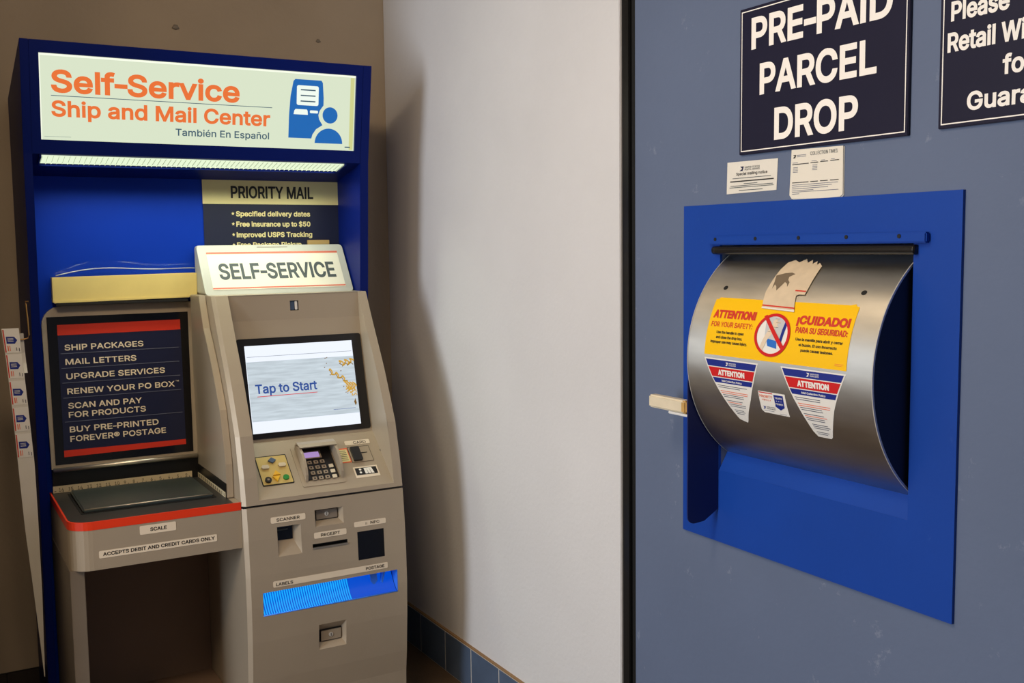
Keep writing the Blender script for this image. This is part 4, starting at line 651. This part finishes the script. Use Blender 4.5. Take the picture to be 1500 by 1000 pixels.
# label tray: a ribbed blue chute lit by an LED bar under its upper edge
def MQ(u, v, o):       # chute surface, v from .432 (front) to .504 (deep)
    t_ = (v-.432)/.072; d = .004+.058*t_**.7; return (u, lerp(PR, v)+d-o, v)
tr = bpy.data.objects.new('label_tray', None); link(tr, ki, (-.535, 3.14, .467)); tr['label'] = 'blue glowing label tray'
VT = [.432+.072*i/8 for i in range(9)]
bm = bmesh.new(); skin(bm, -.758, -.3125, VT, MQ); finish('glow_panel', bm, E_TRAY, tr)
for u in (-.7595, -.311):
    bm = bmesh.new()
    for v0, v1 in zip(VT, VT[1:]): quad(bm, MF(u, v0, 0), MF(u, v1, 0), MQ(u, v1, 0), MQ(u, v0, 0))
    finish('tray_side', bm, TRAYP, tr)
bm = bmesh.new()
for k in range(38):
    u = -.756+.283*k/37
    for v0, v1 in zip(VT, VT[1:]):
        quad(bm, MQ(u, v0, .0035), MQ(u+.0036, v0, .0035), MQ(u+.0036, v1, .0035), MQ(u, v1, .0035)); quad(bm, MQ(u, v0, 0), MQ(u, v0, .0035), MQ(u, v1, .0035), MQ(u, v1, 0))
finish('tray_ribs', bm, E_TRAYR, tr)['kind'] = 'stuff'
box('led_bar', -.75, -.485, 3.118, 3.128, .5015, .5035, E_LED, tr, bev=0)
bm = bmesh.new(); add_prism(bm, [(-.395, .503), (-.372, .500), (-.368, .47), (-.38, .455), (-.392, .47)], 'y', 3.135, 3.139); finish('tray_guide', bm, TRAYP, tr)
bm = bmesh.new(); add_prism(bm, [(-.347, .503), (-.341, .503), (-.352, .46), (-.357, .463)], 'y', 3.13, 3.15); finish('tray_guide', bm, TRAYP, tr)
tube('tray_lip', [MF(u, .432, -.001) for u in (-.760, -.6, -.45, -.3105)], .0022, TRAYP, tr, 8)
# scanner, slot, reader window, locks
sc = rect('scanner_glass', -.703, -.649, .653, .699, MF, -.0285, BLKG, ki); box('scanner_bar', -.698, -.664, 3.1385, 3.1405, .683, .688, INKG, ki, bev=.0005)
bm = bmesh.new(); pocket(bm, H['slot'][0], H['slot'][0], MF, .02); finish('receipt_slot', bm, SEAM, ki)
box('slot_lip', -.596, -.478, 3.103, 3.110, .6175, .6212, SILV, ki, bev=.001)
rect('reader_window', -.4445, -.353, .557, .649, MF, -.0015, BLKG, ki, r=.004)
bm = bmesh.new(); pocket(bm, H['nfc'][0], H['nfc'][0], MF, .004); finish('reader_frame', bm, SEAM, ki)
def lock(o, i, m):
    b = rect('lock_gap', i[0], i[1], i[2], i[3], MF, -.0212, SEAM, ki)
    l = rect('lock_plate', i[0]+.005, i[1]-.003, i[2]+.003, i[3]-.005, MF, -.0205, m, ki, thick=.004)
    cx, cz = (i[0]+i[1])/2, (i[2]+i[3])/2; y = lerp(PR, cz)+.016
    bm = bmesh.new(); bmesh.ops.create_cone(bm, cap_ends=True, segments=20, radius1=.0075, radius2=.0065, depth=.004, matrix=Matrix.Translation((cx, y, cz)) @ Matrix.Rotation(pi/2, 4, 'X'))
    k = finish('lock_cylinder', bm, STEELE, l); box('keyhole', cx-.001, cx+.001, y-.0025, y-.0015, cz-.0045, cz+.0045, SEAM, l, bev=0)
lock(*H['lock_a'], CABD); lock(*H['lock_b'], CAB)
# cream labels
def klabel(u0, u1, v0, v1, items, M=MF, m=CREAM):
    l = rect('name_label', u0, u1, v0, v1, M, .0005, m, ki, r=min(.004, (v1-v0)*.3), thick=.0006, step=.02)
    for (s, a, b, v, c, bo) in items: text('lettering', s, a, b, v, c, M, .0016, INK, l, bo)
    return l
klabel(-.724, -.613, .715, .734, [('SCANNER', -.706, -.632, .7195, .0095, .02)])
klabel(-.589, -.481, .6485, .6675, [('RECEIPT', -.567, -.503, .653, .0095, .02)])
l = klabel(-.454, -.344, .665, .682, [('NFC', -.398, -.367, .6695, .0090, .018), ('))', -.416, -.410, .6705, .006, 0)])
l = klabel(-.727, -.344, .5165, .536, [('LABELS', -.718, -.664, .5205, .0095, .02), ('POSTAGE', -.421, -.357, .5215, .0095, .02)])
# upper cabinet
vu = sorted(set([.777]+[p[0] for p in PR if .78 < p[0] < 1.41]+[1.41]+[.80+i*.03 for i in range(20)]))
IL, IR = -.756, -.306
bm = bmesh.new()
skin(bm, KF, IL, vu, MF); skin(bm, IR, KR, vu, MF); skin(bm, IL, IR, [.777, .785, .7905], MF)
sides(bm, vu)
vr = [.7905, .80, .84, .88, .94, 1.0, 1.06, 1.145, 1.2, 1.271, 1.325, 1.37, 1.41]
for a, b in zip(vr, vr[1:]):
    for u in (IL, IR): quad(bm, MF(u, a, 0), MF(u, b, 0), MR(u, b, 0), MR(u, a, 0))
quad(bm, MF(IL, .7905, 0), MF(IR, .7905, 0), MR(IR, .7905, 0), MR(IL, .7905, 0))
quad(bm, (KL, 3.402+.012, 1.41), MF(KF, 1.41, 0), MF(KR, 1.41, 0), (KR, 3.62, 1.41), (KL, 3.62, 1.41))
quad(bm, (KL, 3.15, .777), (KR, 3.15, .777), (KR, 3.62, .777), (KL, 3.62, .777))
finish('upper_cabinet', bm, CAB, ki)
LZ = (-.549, -.520, 1.354, 1.387)
bm = bmesh.new(); skin(bm, IL, IR, vr, MR, [LZ]); cf = finish('control_fascia', bm, CAB, ki)
bm = bmesh.new(); pocket(bm, LZ, LZ, MR, .02); finish('camera_slot', bm, SEAM, cf)
rect('camera_shutter', LZ[0]+.018, LZ[1]-.002, LZ[2]+.002, LZ[3]-.002, MR, -.006, WHT, cf, r=.003)
rect('camera_cover', LZ[0]+.002, LZ[0]+.017, LZ[2]+.001, LZ[3]-.001, MR, -.008, KBLU, cf, r=.004)
# screen
def quadsheet(name, u0, u1, v0, v1, off, m, p, r=.004, th=0): return rect(name, u0, u1, v0, v1, MR, off, m, p, r=r, thick=th, step=None)
be = rect('screen_bezel', -.7405, -.3105, .948, 1.268, MR, .001, BLKP, ki, r=.008, thick=.003, step=.0207)
scn = rect('touch_screen', -.716, -.345, .9655, 1.245, MR, .0048, E_SCR, be, step=.0207); scn['label'] = 'lit touch screen reading Tap to Start'
rect('screen_rule', -.711, -.350, 1.2085, 1.2100, MR, .0055, E_SCL, be)
rect('screen_picture', -.7145, -.3455, 1.003, 1.193, MR, .0054, E_SCB, be, step=.0207)
text('lettering', 'Tap to Start', -.694, -.485, 1.0905, .030, MR, .0064, E_SCT, be, .022, step=.01)
rect('screen_underline', -.690, -.486, 1.0805, 1.0825, MR, .0064, E_SCR2, be)
rect('screen_small_rule', -.437, -.358, 1.0190, 1.0202, MR, .0064, E_SCT, be)
def curl(pts, wd, m, nm='gold_ribbon'):
    bm = bmesh.new(); n = len(pts)
    for i in range(n-1):
        (a, b), (c, d) = pts[i], pts[i+1]; dx, dy = c-a, d-b; l = math.hypot(dx, dy) or 1; nx, ny = -dy/l*wd/2, dx/l*wd/2
        quad(bm, MR(a-nx, b-ny, .0066), MR(c-nx, d-ny, .0066), MR(c+nx, d+ny, .0066), MR(a+nx, b+ny, .0066))
    finish(nm, bm, m, be)
def wave(p, q, amp, cyc, n=44, ph=0):
    out = []
    for i in range(n+1):
        t_ = i/n; x = p[0]+(q[0]-p[0])*t_; y = p[1]+(q[1]-p[1])*t_; l = math.hypot(q[0]-p[0], q[1]-p[1]); ux, uy = (q[0]-p[0])/l, (q[1]-p[1])/l
        s = amp*sin(2*pi*cyc*t_+ph); k = amp*.5*cos(4*pi*cyc*t_+ph); out.append((x-uy*s+ux*k, y+ux*s+uy*k))
    return out
curl(wave((-.398, 1.170), (-.350, 1.176), .009, 2.5), .005, E_GLD); curl(wave((-.398, 1.165), (-.352, 1.168), .006, 2.5, ph=1), .0025, E_GLD2)
curl(wave((-.440, 1.150), (-.378, 1.112), .007, 3), .005, E_GLD); curl(wave((-.438, 1.146), (-.380, 1.110), .005, 3, ph=1.2), .0022, E_GLD2)
curl(wave((-.385, 1.095), (-.352, 1.092), .013, 3.5), .0035, E_GLD); curl(wave((-.384, 1.085), (-.352, 1.076), .009, 2.5, ph=.6), .0035, E_GLD); curl(wave((-.374, 1.070), (-.350, 1.062), .005, 1.5), .003, E_GLD)
sheet('gold_drop', [(-.357, 1.027), (-.352, 1.035), (-.355, 1.052), (-.361, 1.040)], MR, .0066, E_GLD2, be)
for (a, b) in ((-.447, 1.190), (-.441, 1.192), (-.444, 1.173), (-.452, 1.160), (-.396, 1.145), (-.435, 1.134), (-.392, 1.093), (-.380, 1.070), (-.386, 1.073)):
    sheet('gold_fleck', [(a-.002, b), (a, b-.002), (a+.003, b+.001), (a, b+.002)], MR, .0066, E_GLD2, be)
# console: u across, s up the slope
def MC(u, s, o): return (u, 3.14+.758*s-.651*o, .80+.651*s+.758*o)
def vs_(v): return (v-.80)/.651
kp = rect('key_panel', -.730, -.628, vs_(.822), vs_(.899), MC, .0004, SEAM, ki, r=.004, thick=.001); 
rect('key_panel_face', -.727, -.631, vs_(.8245), vs_(.8965), MC, .0016, KEYG, kp, r=.003, thick=.0008)
def key(name, poly, m, h=.006): 
    o = sheet(name, poly, MC, .0024, m, kp, thick=h); return o
def cs(u, v, pts): return [(u+a, vs_(v)+b) for a, b in pts]
key('diamond_button', cs(-.679, .884, [(-.013, 0), (0, -.011), (.013, 0), (0, .011)]), KBLU)
hx = [(-.013, 0), (-.009, -.007), (.009, -.007), (.013, 0), (.009, .007), (-.009, .007)]
key('hexagon_button', cs(-.706, .868, hx), KWHT); key('hexagon_button', cs(-.651, .870, hx), KWHT)
key('up_arrow_button', cs(-.678, .849, [(-.012, -.006), (.012, -.006), (0, .012)]), KYEL)
key('down_arrow_button', cs(-.681, .838, [(-.012, .006), (0, -.014), (.012, .006)]), KYEL)
key('round_button', cs(-.709, .835, ring(0, 0, .0105, 0, 345, 22)), BLKP); key('round_button', cs(-.651, .837, ring(0, 0, .0095, 0, 345, 22)), KGRN)
rect('button_cap', -.7125, -.7055, vs_(.835)-.0035, vs_(.835)+.0035, MC, .0088, KEYT, kp)
# PIN pad with privacy hood
pp = rect('pin_pad_plate', -.607, -.463, vs_(.8075), vs_(.914), MC, .0004, CAB, ki, r=.006, thick=.002)
pf = rect('pin_pad_face', -.583, -.480, vs_(.822), vs_(.905), MC, .0028, BLKP, pp, thick=.003)
rect('lcd', -.572, -.521, .122, .144, MC, .0062, E_LCD, pf)
rect('lcd_frame', -.577, -.515, .118, .149, MC, .0059, KEYT, pf)
for r_ in range(4):
    for c_ in range(3):
        if r_ == 3 and c_ == 3: continue
        u = -.570+.0215*c_; s = .107-.0215*r_
        k_ = rect('key', u, u+.0145, s-.013, s, MC, .0059, KEYT, pf, r=.002, thick=.003); rect('key_legend', u+.0045, u+.010, s-.0095, s-.004, MC, .0092, INK, pf)
    if r_: rect('key', -.503, -.4885, .107-.0215*r_-.013, .107-.0215*r_, MC, .0059, KWHT, pf, r=.002, thick=.003)
bm = bmesh.new()
prof = [(.028, .006), (.040, .024), (.060, .037), (.085, .044), (.115, .045), (.140, .040), (.160, .028), (.168, .006)]
for u0, u1, k in ((-.594, -.586, 1), (-.476, -.468, -1)):
    A = [MC(u0, s, o) for s, o in prof]; B = [MC(u1, s, o) for s, o in prof]; n = len(prof)
    fa = [bm.verts.new(p) for p in A]; fb = [bm.verts.new(p) for p in B]; bm.faces.new(fa); bm.faces.new(fb[::-1])
    for i in range(n): bm.faces.new((fa[i], fb[i], fb[(i+1) % n], fa[(i+1) % n]))
top = [(.168, .003), (.172, .018), (.168, .034), (.150, .044), (.134, .047), (.134, .043), (.150, .039), (.162, .030), (.165, .018), (.162, .003)]
fa = [bm.verts.new(MC(-.594, s, o)) for s, o in top]; fb = [bm.verts.new(MC(-.468, s, o)) for s, o in top]; bm.faces.new(fa); bm.faces.new(fb[::-1])
for i in range(len(top)): bm.faces.new((fa[i], fb[i], fb[(i+1) % len(top)], fa[(i+1) % len(top)]))
bmesh.ops.recalc_face_normals(bm, faces=bm.faces[:])
finish('privacy_hood', bm, CAB, pp)
# card reader and its labels
klabel(-.420, -.332, vs_(.9035), vs_(.9155), [('CARD', -.391, -.346, vs_(.9050), .0115, .012)], MC)
cr = rect('card_reader', -.418, -.342, vs_(.8555), vs_(.898), MC, .0004, SEAM, ki, thick=.001)
rect('card_reader_face', -.417, -.344, vs_(.8555), vs_(.896), MC, .0015, CAB, cr, thick=.0012)
rect('card_mouth', -.412, -.381, vs_(.857), vs_(.894), MC, .003, BLKP, cr, r=.004, thick=.008)
rect('card_slit', -.380, -.356, vs_(.8775), vs_(.8795), MC, .003, SEAM, cr, thick=.0005)
og = rect('instruction_sticker', -.457, -.419, vs_(.857), vs_(.897), MC, .0006, INKO, ki, thick=.0004)
rect('instruction_field', -.454, -.422, vs_(.860), vs_(.893), MC, .0014, POSY, og)
lines('print_lines', [(-.450, -.427, .098+.0075*k) for k in range(6)], MC, .0018, INK, og, .0018)
dg_ = rect('card_diagram', -.424, -.340, vs_(.8135), vs_(.8425), MC, .0006, CREAM, ki, thick=.0005)
rect('diagram_field', -.419, -.345, .031, .060, MC, .0015, BLKP, dg_)
for q in ((-.403, .041), (-.402, .053)): sheet('diagram_dot', ring(q[0], q[1], .0042, 0, 330, 12), MC, .002, WHT, dg_)
for q in range(3): sheet('diagram_card', [(-.388+.011*q, .034), (-.379+.011*q, .034), (-.380+.009*q, .058), (-.389+.009*q, .058)], MC, .002, WHT, dg_)
bm = bmesh.new(); bmesh.ops.create_icosphere(bm, subdivisions=1, radius=.004)
for v in bm.verts: v.co = Vector((IR-.001+v.co.x*.2, 3.235+v.co.y, .88+v.co.z*1.4))
finish('rail_hole', bm, SEAM, ki)

# topper on the kiosk
tp_ = root('sign_topper', 'pale grey wedge topper with SELF-SERVICE placard standing on the kiosk', 'sign topper', (-.545, 3.55, 1.41))
TY = lambda z: 3.49+(z-1.41)*.675
def MT(u, v, o): return (u, TY(v)-o, v)
bm = bmesh.new(); poly = rrect(-.805, -.287, 1.409, 1.5745, .012, 5)
poly = [(a, max(b, 1.411)) if b > 1.43 else (a, b) for a, b in poly]
fa = [bm.verts.new(MT(u, v, 0)) for u, v in poly]; fb = [bm.verts.new((u, 3.625, v)) for u, v in poly]
bm.faces.new(fa); bm.faces.new(fb[::-1]); n = len(poly)
for i in range(n): bm.faces.new((fa[i], fb[i], fb[(i+1) % n], fa[(i+1) % n]))
bmesh.ops.recalc_face_normals(bm, faces=bm.faces[:])
finish('topper_body', bm, mat('topper_grey', (188, 190, 182), .45, var=.03), tp_)
pl = rect('placard', -.777, -.312, 1.426, 1.552, MT, .0006, TOPW, tp_, thick=.001)
rect('red_rule', -.777, -.312, 1.5445, 1.5515, MT, .0018, POSR, pl); rect('red_rule', -.777, -.312, 1.429, 1.4335, MT, .0018, POSR, pl)
text('lettering', 'SELF-SERVICE', -.747, -.337, 1.4595, .0535, MT, .002, INKG, pl, .026)
rect('finger_slot', -.599, -.490, 1.5655, 1.5685, MT, .0006, CABD, tp_, thick=.0004)

# small cardboard piece behind the topper
bx = box('cardboard_box', kx(-.352), kx(-.268), 3.626, 3.6375, 1.5745, kz(1.592), BOXB, bev=.001)
tag(bx, 'small brown cardboard piece peeking over the topper in front of the poster', 'cardboard')
# (rests on the topper's rear edge)

# ------------------------------------------------------------------ scale cabinet
UL, UR = -1.298, -.809
sc_ = root('scale_cabinet', 'grey scale counter with black weighing tray, red edge band and menu board', 'scale counter', (-1.05, 3.37, 0))
def plan(ins=0, r=.062, x1=UR, yf=3.135, yb=3.60, n=8):
    xl, yf = UL+ins, yf+ins; r -= ins
    pts = [(xl, yb), (xl, yf+r)] + [(xl+r-r*cos(radians(90*i/n)), yf+r-r*sin(radians(90*i/n))) for i in range(1, n+1)] + [(x1, yf), (x1, yb)]
    return pts
prism('shelf_body', plan(.001), 'z', .648, .7885, CAB, sc_)
pts = plan(0)[:-1]; bm = bmesh.new()
for a, b in zip(pts, pts[1:]): quad(bm, (a[0], a[1], .766), (b[0], b[1], .766), (b[0], b[1], .7900), (a[0], a[1], .7900))
ins = plan(.005)[:-1]
for (a, b), (c, d) in zip(zip(pts, pts[1:]), zip(ins, ins[1:])): quad(bm, (a[0], a[1], .790), (b[0], b[1], .790), (d[0], d[1], .790), (c[0], c[1], .790))
rb = finish('edge_band', bm, RED, sc_); rb['label'] = 'red band round the counter edge'
prism('tray_deck', plan(.005, x1=-.830), 'z', .7886, .7898, DECK, sc_)
pb = box('platter_shadow', -1.251, -.856, 3.243, 3.545, .7895, .7915, SEAM, sc_, bev=0)  # black slab drawn in as the shadow round the platter's base
box('scale_platter', -1.244, -.862, 3.250, 3.538, .7915, .803, PLAT, sc_, bev=.004, seg=3)
bm = bmesh.new(); add_tube(bm, [(-1.240, 3.2515, .8005), (-1.0, 3.2515, .8005), (-.866, 3.2515, .8005)], .0022, 8); finish('platter_edge', bm, SILV, sc_, smooth=True)
box('tray_back', UL+.010, -.830, 3.580, 3.600, .789, .862, BLKP, sc_, bev=.001)
def MK(u, v, o): return (u, 3.580-o, v)
ru_ = rect('ruler', -1.289, -.853, .7905, .8125, MK, .0006, RULER, sc_, thick=.001)
for i, nn in enumerate(range(16, 1, -1)):
    u = -1.272+i*.0283; wd = .0065 if nn < 10 else .014
    text('number', str(nn), u, u+wd, .7945, .011, MK, .0022, INK, ru_, .0)
rect('corner_mark', -1.286, -1.280, .795, .797, MK, .0022, INK, ru_)
lines('ruler_ticks', [(-1.259+i*.0283, -1.2575+i*.0283, .7915) for i in range(15)], MK, .0022, INK, ru_, .006)
# right cheek between the counter and the kiosk
chk = [(3.479, 1.410), (3.431, 1.307), (3.385, 1.25), (3.336, 1.183), (3.296, 1.12), (3.261, 1.06), (3.236, .98), (3.214, .896), (3.211, .790), (3.600, .790), (3.600, 1.410)]
prism('side_cheek', chk, 'x', -.831, UR, CAB, sc_, bev=.002)
def MX(u, v, o): return (-.831-o, u, v)
sb = rect('cheek_skirt', 3.213, 3.58, .790, .836, MX, .0004, BLKP, sc_, thick=.001)
rr = rect('side_ruler', 3.222, 3.578, .7905, .8065, MX, .0018, RULER, sb, thick=.0008)
bm = bmesh.new()
for i in range(13):
    y = 3.232+i*.0265; quad(bm, MX(y, .7935, .0032), MX(y+.006, .7935, .0032), MX(y+.006, .8035, .0032), MX(y, .8035, .0032))
finish('ruler_ticks', bm, INK, rr)
# menu board, leaning back
MY = lambda z: 3.575+(z-.86)*.10
def MM(u, v, o): return (u, MY(v)-o, v)
top_z = 1.386; poly = [(-1.290, .868), (-.832, .868), (-.816, 1.386)] + [(-1.231-.062*sin(radians(90*i/8)), 1.324+.062*cos(radians(90*i/8))) for i in range(9)]
mb = sheet('menu_bezel', poly, MM, -.022, CAB, sc_, thick=.022)
sheet('menu_window', [(-1.278, .881), (-.846, .881), (-.8365, 1.352), (-1.278, 1.352)], MM, .0006, BLKG, mb, thick=.0012)
ms = sheet('menu_sheet', [(-1.251, .904), (-.869, .908), (-.863, 1.327), (-1.248, 1.326)], MM, .0022, MNAVY, mb)
sheet('red_bar', [(-1.2485, 1.2925), (-.8640, 1.2935), (-.8635, 1.327), (-1.248, 1.326)], MM, .0026, MRED, mb); sheet('red_bar', [(-1.251, .904), (-.869, .907), (-.869, .924), (-1.251, .925)], MM, .0026, MRED, mb)
for s, u1, v in (('SHIP PACKAGES', -.987, 1.2435), ('MAIL LETTERS', -1.012, 1.1975), ('UPGRADE SERVICES', -.923, 1.151), ('RENEW YOUR PO BOX', -.894, 1.103), ('SCAN AND PAY', -1.003, 1.057), ('FOR PRODUCTS', -.992, 1.028), ('BUY PRE-PRINTED', -.954, .981), ('FOREVER\u00ae POSTAGE', -.932, .951)):
    text('lettering', s, -1.230, u1, v, .0185, MM, .0030, MLET, mb, .02)
text('lettering', 'TM', -.891, -.880, 1.119, .005, MM, .0030, MLET, mb, 0)
lines('divider_lines', [(-1.243, -.874, v) for v in (1.2330, 1.186, 1.139, 1.091, 1.0145)], MM, .0030, MLINE, mb, .0018)
tube('bottom_rail', [(UL+.012, 3.568, .866), (-1.0, 3.568, .866), (-.836, 3.568, .866)], .0075, SILV, sc_, 12)
# legs and knee space
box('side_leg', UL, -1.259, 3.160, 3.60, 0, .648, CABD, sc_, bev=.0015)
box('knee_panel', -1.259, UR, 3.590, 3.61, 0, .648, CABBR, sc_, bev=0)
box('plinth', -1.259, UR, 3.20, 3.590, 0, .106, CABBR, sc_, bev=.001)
def MG(u, v, o): return (u, 3.136-o, v)
def slabel(u0, u1, v0, v1, s, a, b, v, c):
    l = rect('name_label', u0, u1, v0, v1, MG, .0003, CREAM, sc_, r=.003, thick=.0006); text('lettering', s, a, b, v, c, MG, .0013, INK, l, .03)
slabel(-1.107, -1.004, .733, .759, 'SCALE', -1.078, -1.031, .7405, .0105)
slabel(-1.2215, -.885, .681, .7025, 'ACCEPTS DEBIT AND CREDIT CARDS ONLY', -1.211, -.892, .687, .0105)

# pale box on top of the menu board and the clear sleeve behind it
yb_ = root('cardboard_tray', 'long pale yellow cardboard box lying on top of the menu board', 'box', (-1.03, 3.60, 1.39))
bm = bmesh.new(); add_box(bm, -1.258, -.806, 3.602, 3.638, 1.398, 1.478, .001)
for v in bm.verts: v.co.z += (v.co.x+1.258)*.012
finish('box_body', bm, BOXY, yb_)
bm = bmesh.new(); add_box(bm, -1.255, -.833, 3.599, 3.602, 1.396, 1.404, .0008)
for v in bm.verts: v.co.z += (v.co.x+1.258)*.012
finish('box_fold', bm, BOXY, yb_)
bm = bmesh.new(); add_box(bm, -1.250, -.84, 3.590, 3.625, 1.388, 1.397, .001); finish('box_rest', bm, SEAM, yb_)
cl = bmesh.new(); pr = None
for i in range(25):
    t_ = i/24; x = -1.245+.435*t_; h = .005+.018*sin(t_*pi*.9)+.006*sin(t_*7)+.006*t_
    a = cl.verts.new((x, 3.618, 1.482)); b = cl.verts.new((x, 3.612+.006*sin(5*t_), 1.482+h)); c = cl.verts.new((x, 3.628, 1.480+h*1.4+.012))
    if pr: cl.faces.new((pr[0], a, b, pr[1])); cl.faces.new((pr[1], b, c, pr[2]))
    pr = (a, b, c)
o = finish('plastic_sleeve', cl, CLEAR, smooth=True); tag(o, 'crumpled clear plastic sleeve on the pale cardboard box', 'plastic sleeve')
bm = bmesh.new(); pts = [(-1.245+.435*i/24, 3.611, 1.484+.018*sin(i/24*pi*.9)+.006*sin(i/24*7)+.006*i/24) for i in range(25)]
add_tube(bm, pts, .0018, 6); h_ = finish('sleeve_edge', bm, mat('film_edge', (190, 200, 215), .2, coat=.5), o, smooth=True)

# label strip hanging on a wire hook
hk = tube('wire_hook', [(-1.343, 3.445, 1.412), (-1.351, 3.444, 1.412), (-1.351, 3.440, 1.404), (-1.348, 3.440, 1.36), (-1.3465, 3.440, 1.312), (-1.350, 3.440, 1.302), (-1.358, 3.440, 1.300), (-1.372, 3.440, 1.298), (-1.398, 3.440, 1.303)], .0021, WIRE, None, 8)
tag(hk, 'thin brass wire hook on the left edge of the blue surround', 'hook')
ls = root('label_strip', 'long strip of white postal labels with blue badges hanging from the wire hook', 'label strip', (-1.38, 3.43, .2))
PS = [(1.334, -1.421, -1.374), (1.25, -1.414, -1.369), (1.1, -1.405, -1.361), (.92, -1.397, -1.352), (.73, -1.388, -1.350), (.515, -1.372, -1.349), (.318, -1.359, -1.352), (.25, -1.3555, -1.3535)]
def strip_at(z):
    P = sorted(PS); return lerp([(p[0], p[1]) for p in P], z), lerp([(p[0], p[2]) for p in P], z)
def ML(u, v, o):       # u 0..1 across, v = z
    a, b = strip_at(v); return (a+(b-a)*u, 3.432+.010*sin(v*5)-o, v)
bm = bmesh.new(); vv = [.25+(1.334-.25)*i/40 for i in range(41)]; skin(bm, 0, 1, vv, ML); skin(bm, 0, 1, vv, lambda u, v, o: ML(u, v, -.001))
st = finish('backing_paper', bm, PAPER, ls, smooth=True)
bm = bmesh.new(); skin(bm, 0, 1, [0, .25, .5, .75, 1], lambda u, v, o: (-1.374+.012*u+.006*v+.0, 3.434+.02*sin(v*3), 1.318-.12*v)); finish('folded_end', bm, PAPER, ls)
for i, z in enumerate((1.333, 1.257, 1.177, 1.097, 1.017)):
    h = .072
    lb = rect('postal_label', .03, .97, z-h, z, ML, .0012, WHT, ls, step=.02)
    rect('label_red_edge', .04, .11, z-h+.002, z-.002, ML, .0018, INKR, lb, step=.02)
    sheet('label_badge', [(.18, z-.044), (.66, z-.045), (.82, z-.0345), (.66, z-.024), (.18, z-.023)], ML, .0018, DBLU, lb)
    lines('print_lines', [(.26, .60, z-.030), (.26, .60, z-.034), (.26, .60, z-.038)], ML, .0024, WHT, lb, .0014)
    lines('orange_print', [(.2, .26, z-.066+.0), (.32, .36, z-.066)], ML, .0022, INKO, lb, .016)
    lines('dark_print', [(.70, .74, z-.066), (.86, .90, z-.068)], ML, .0022, INKN, lb, .010)
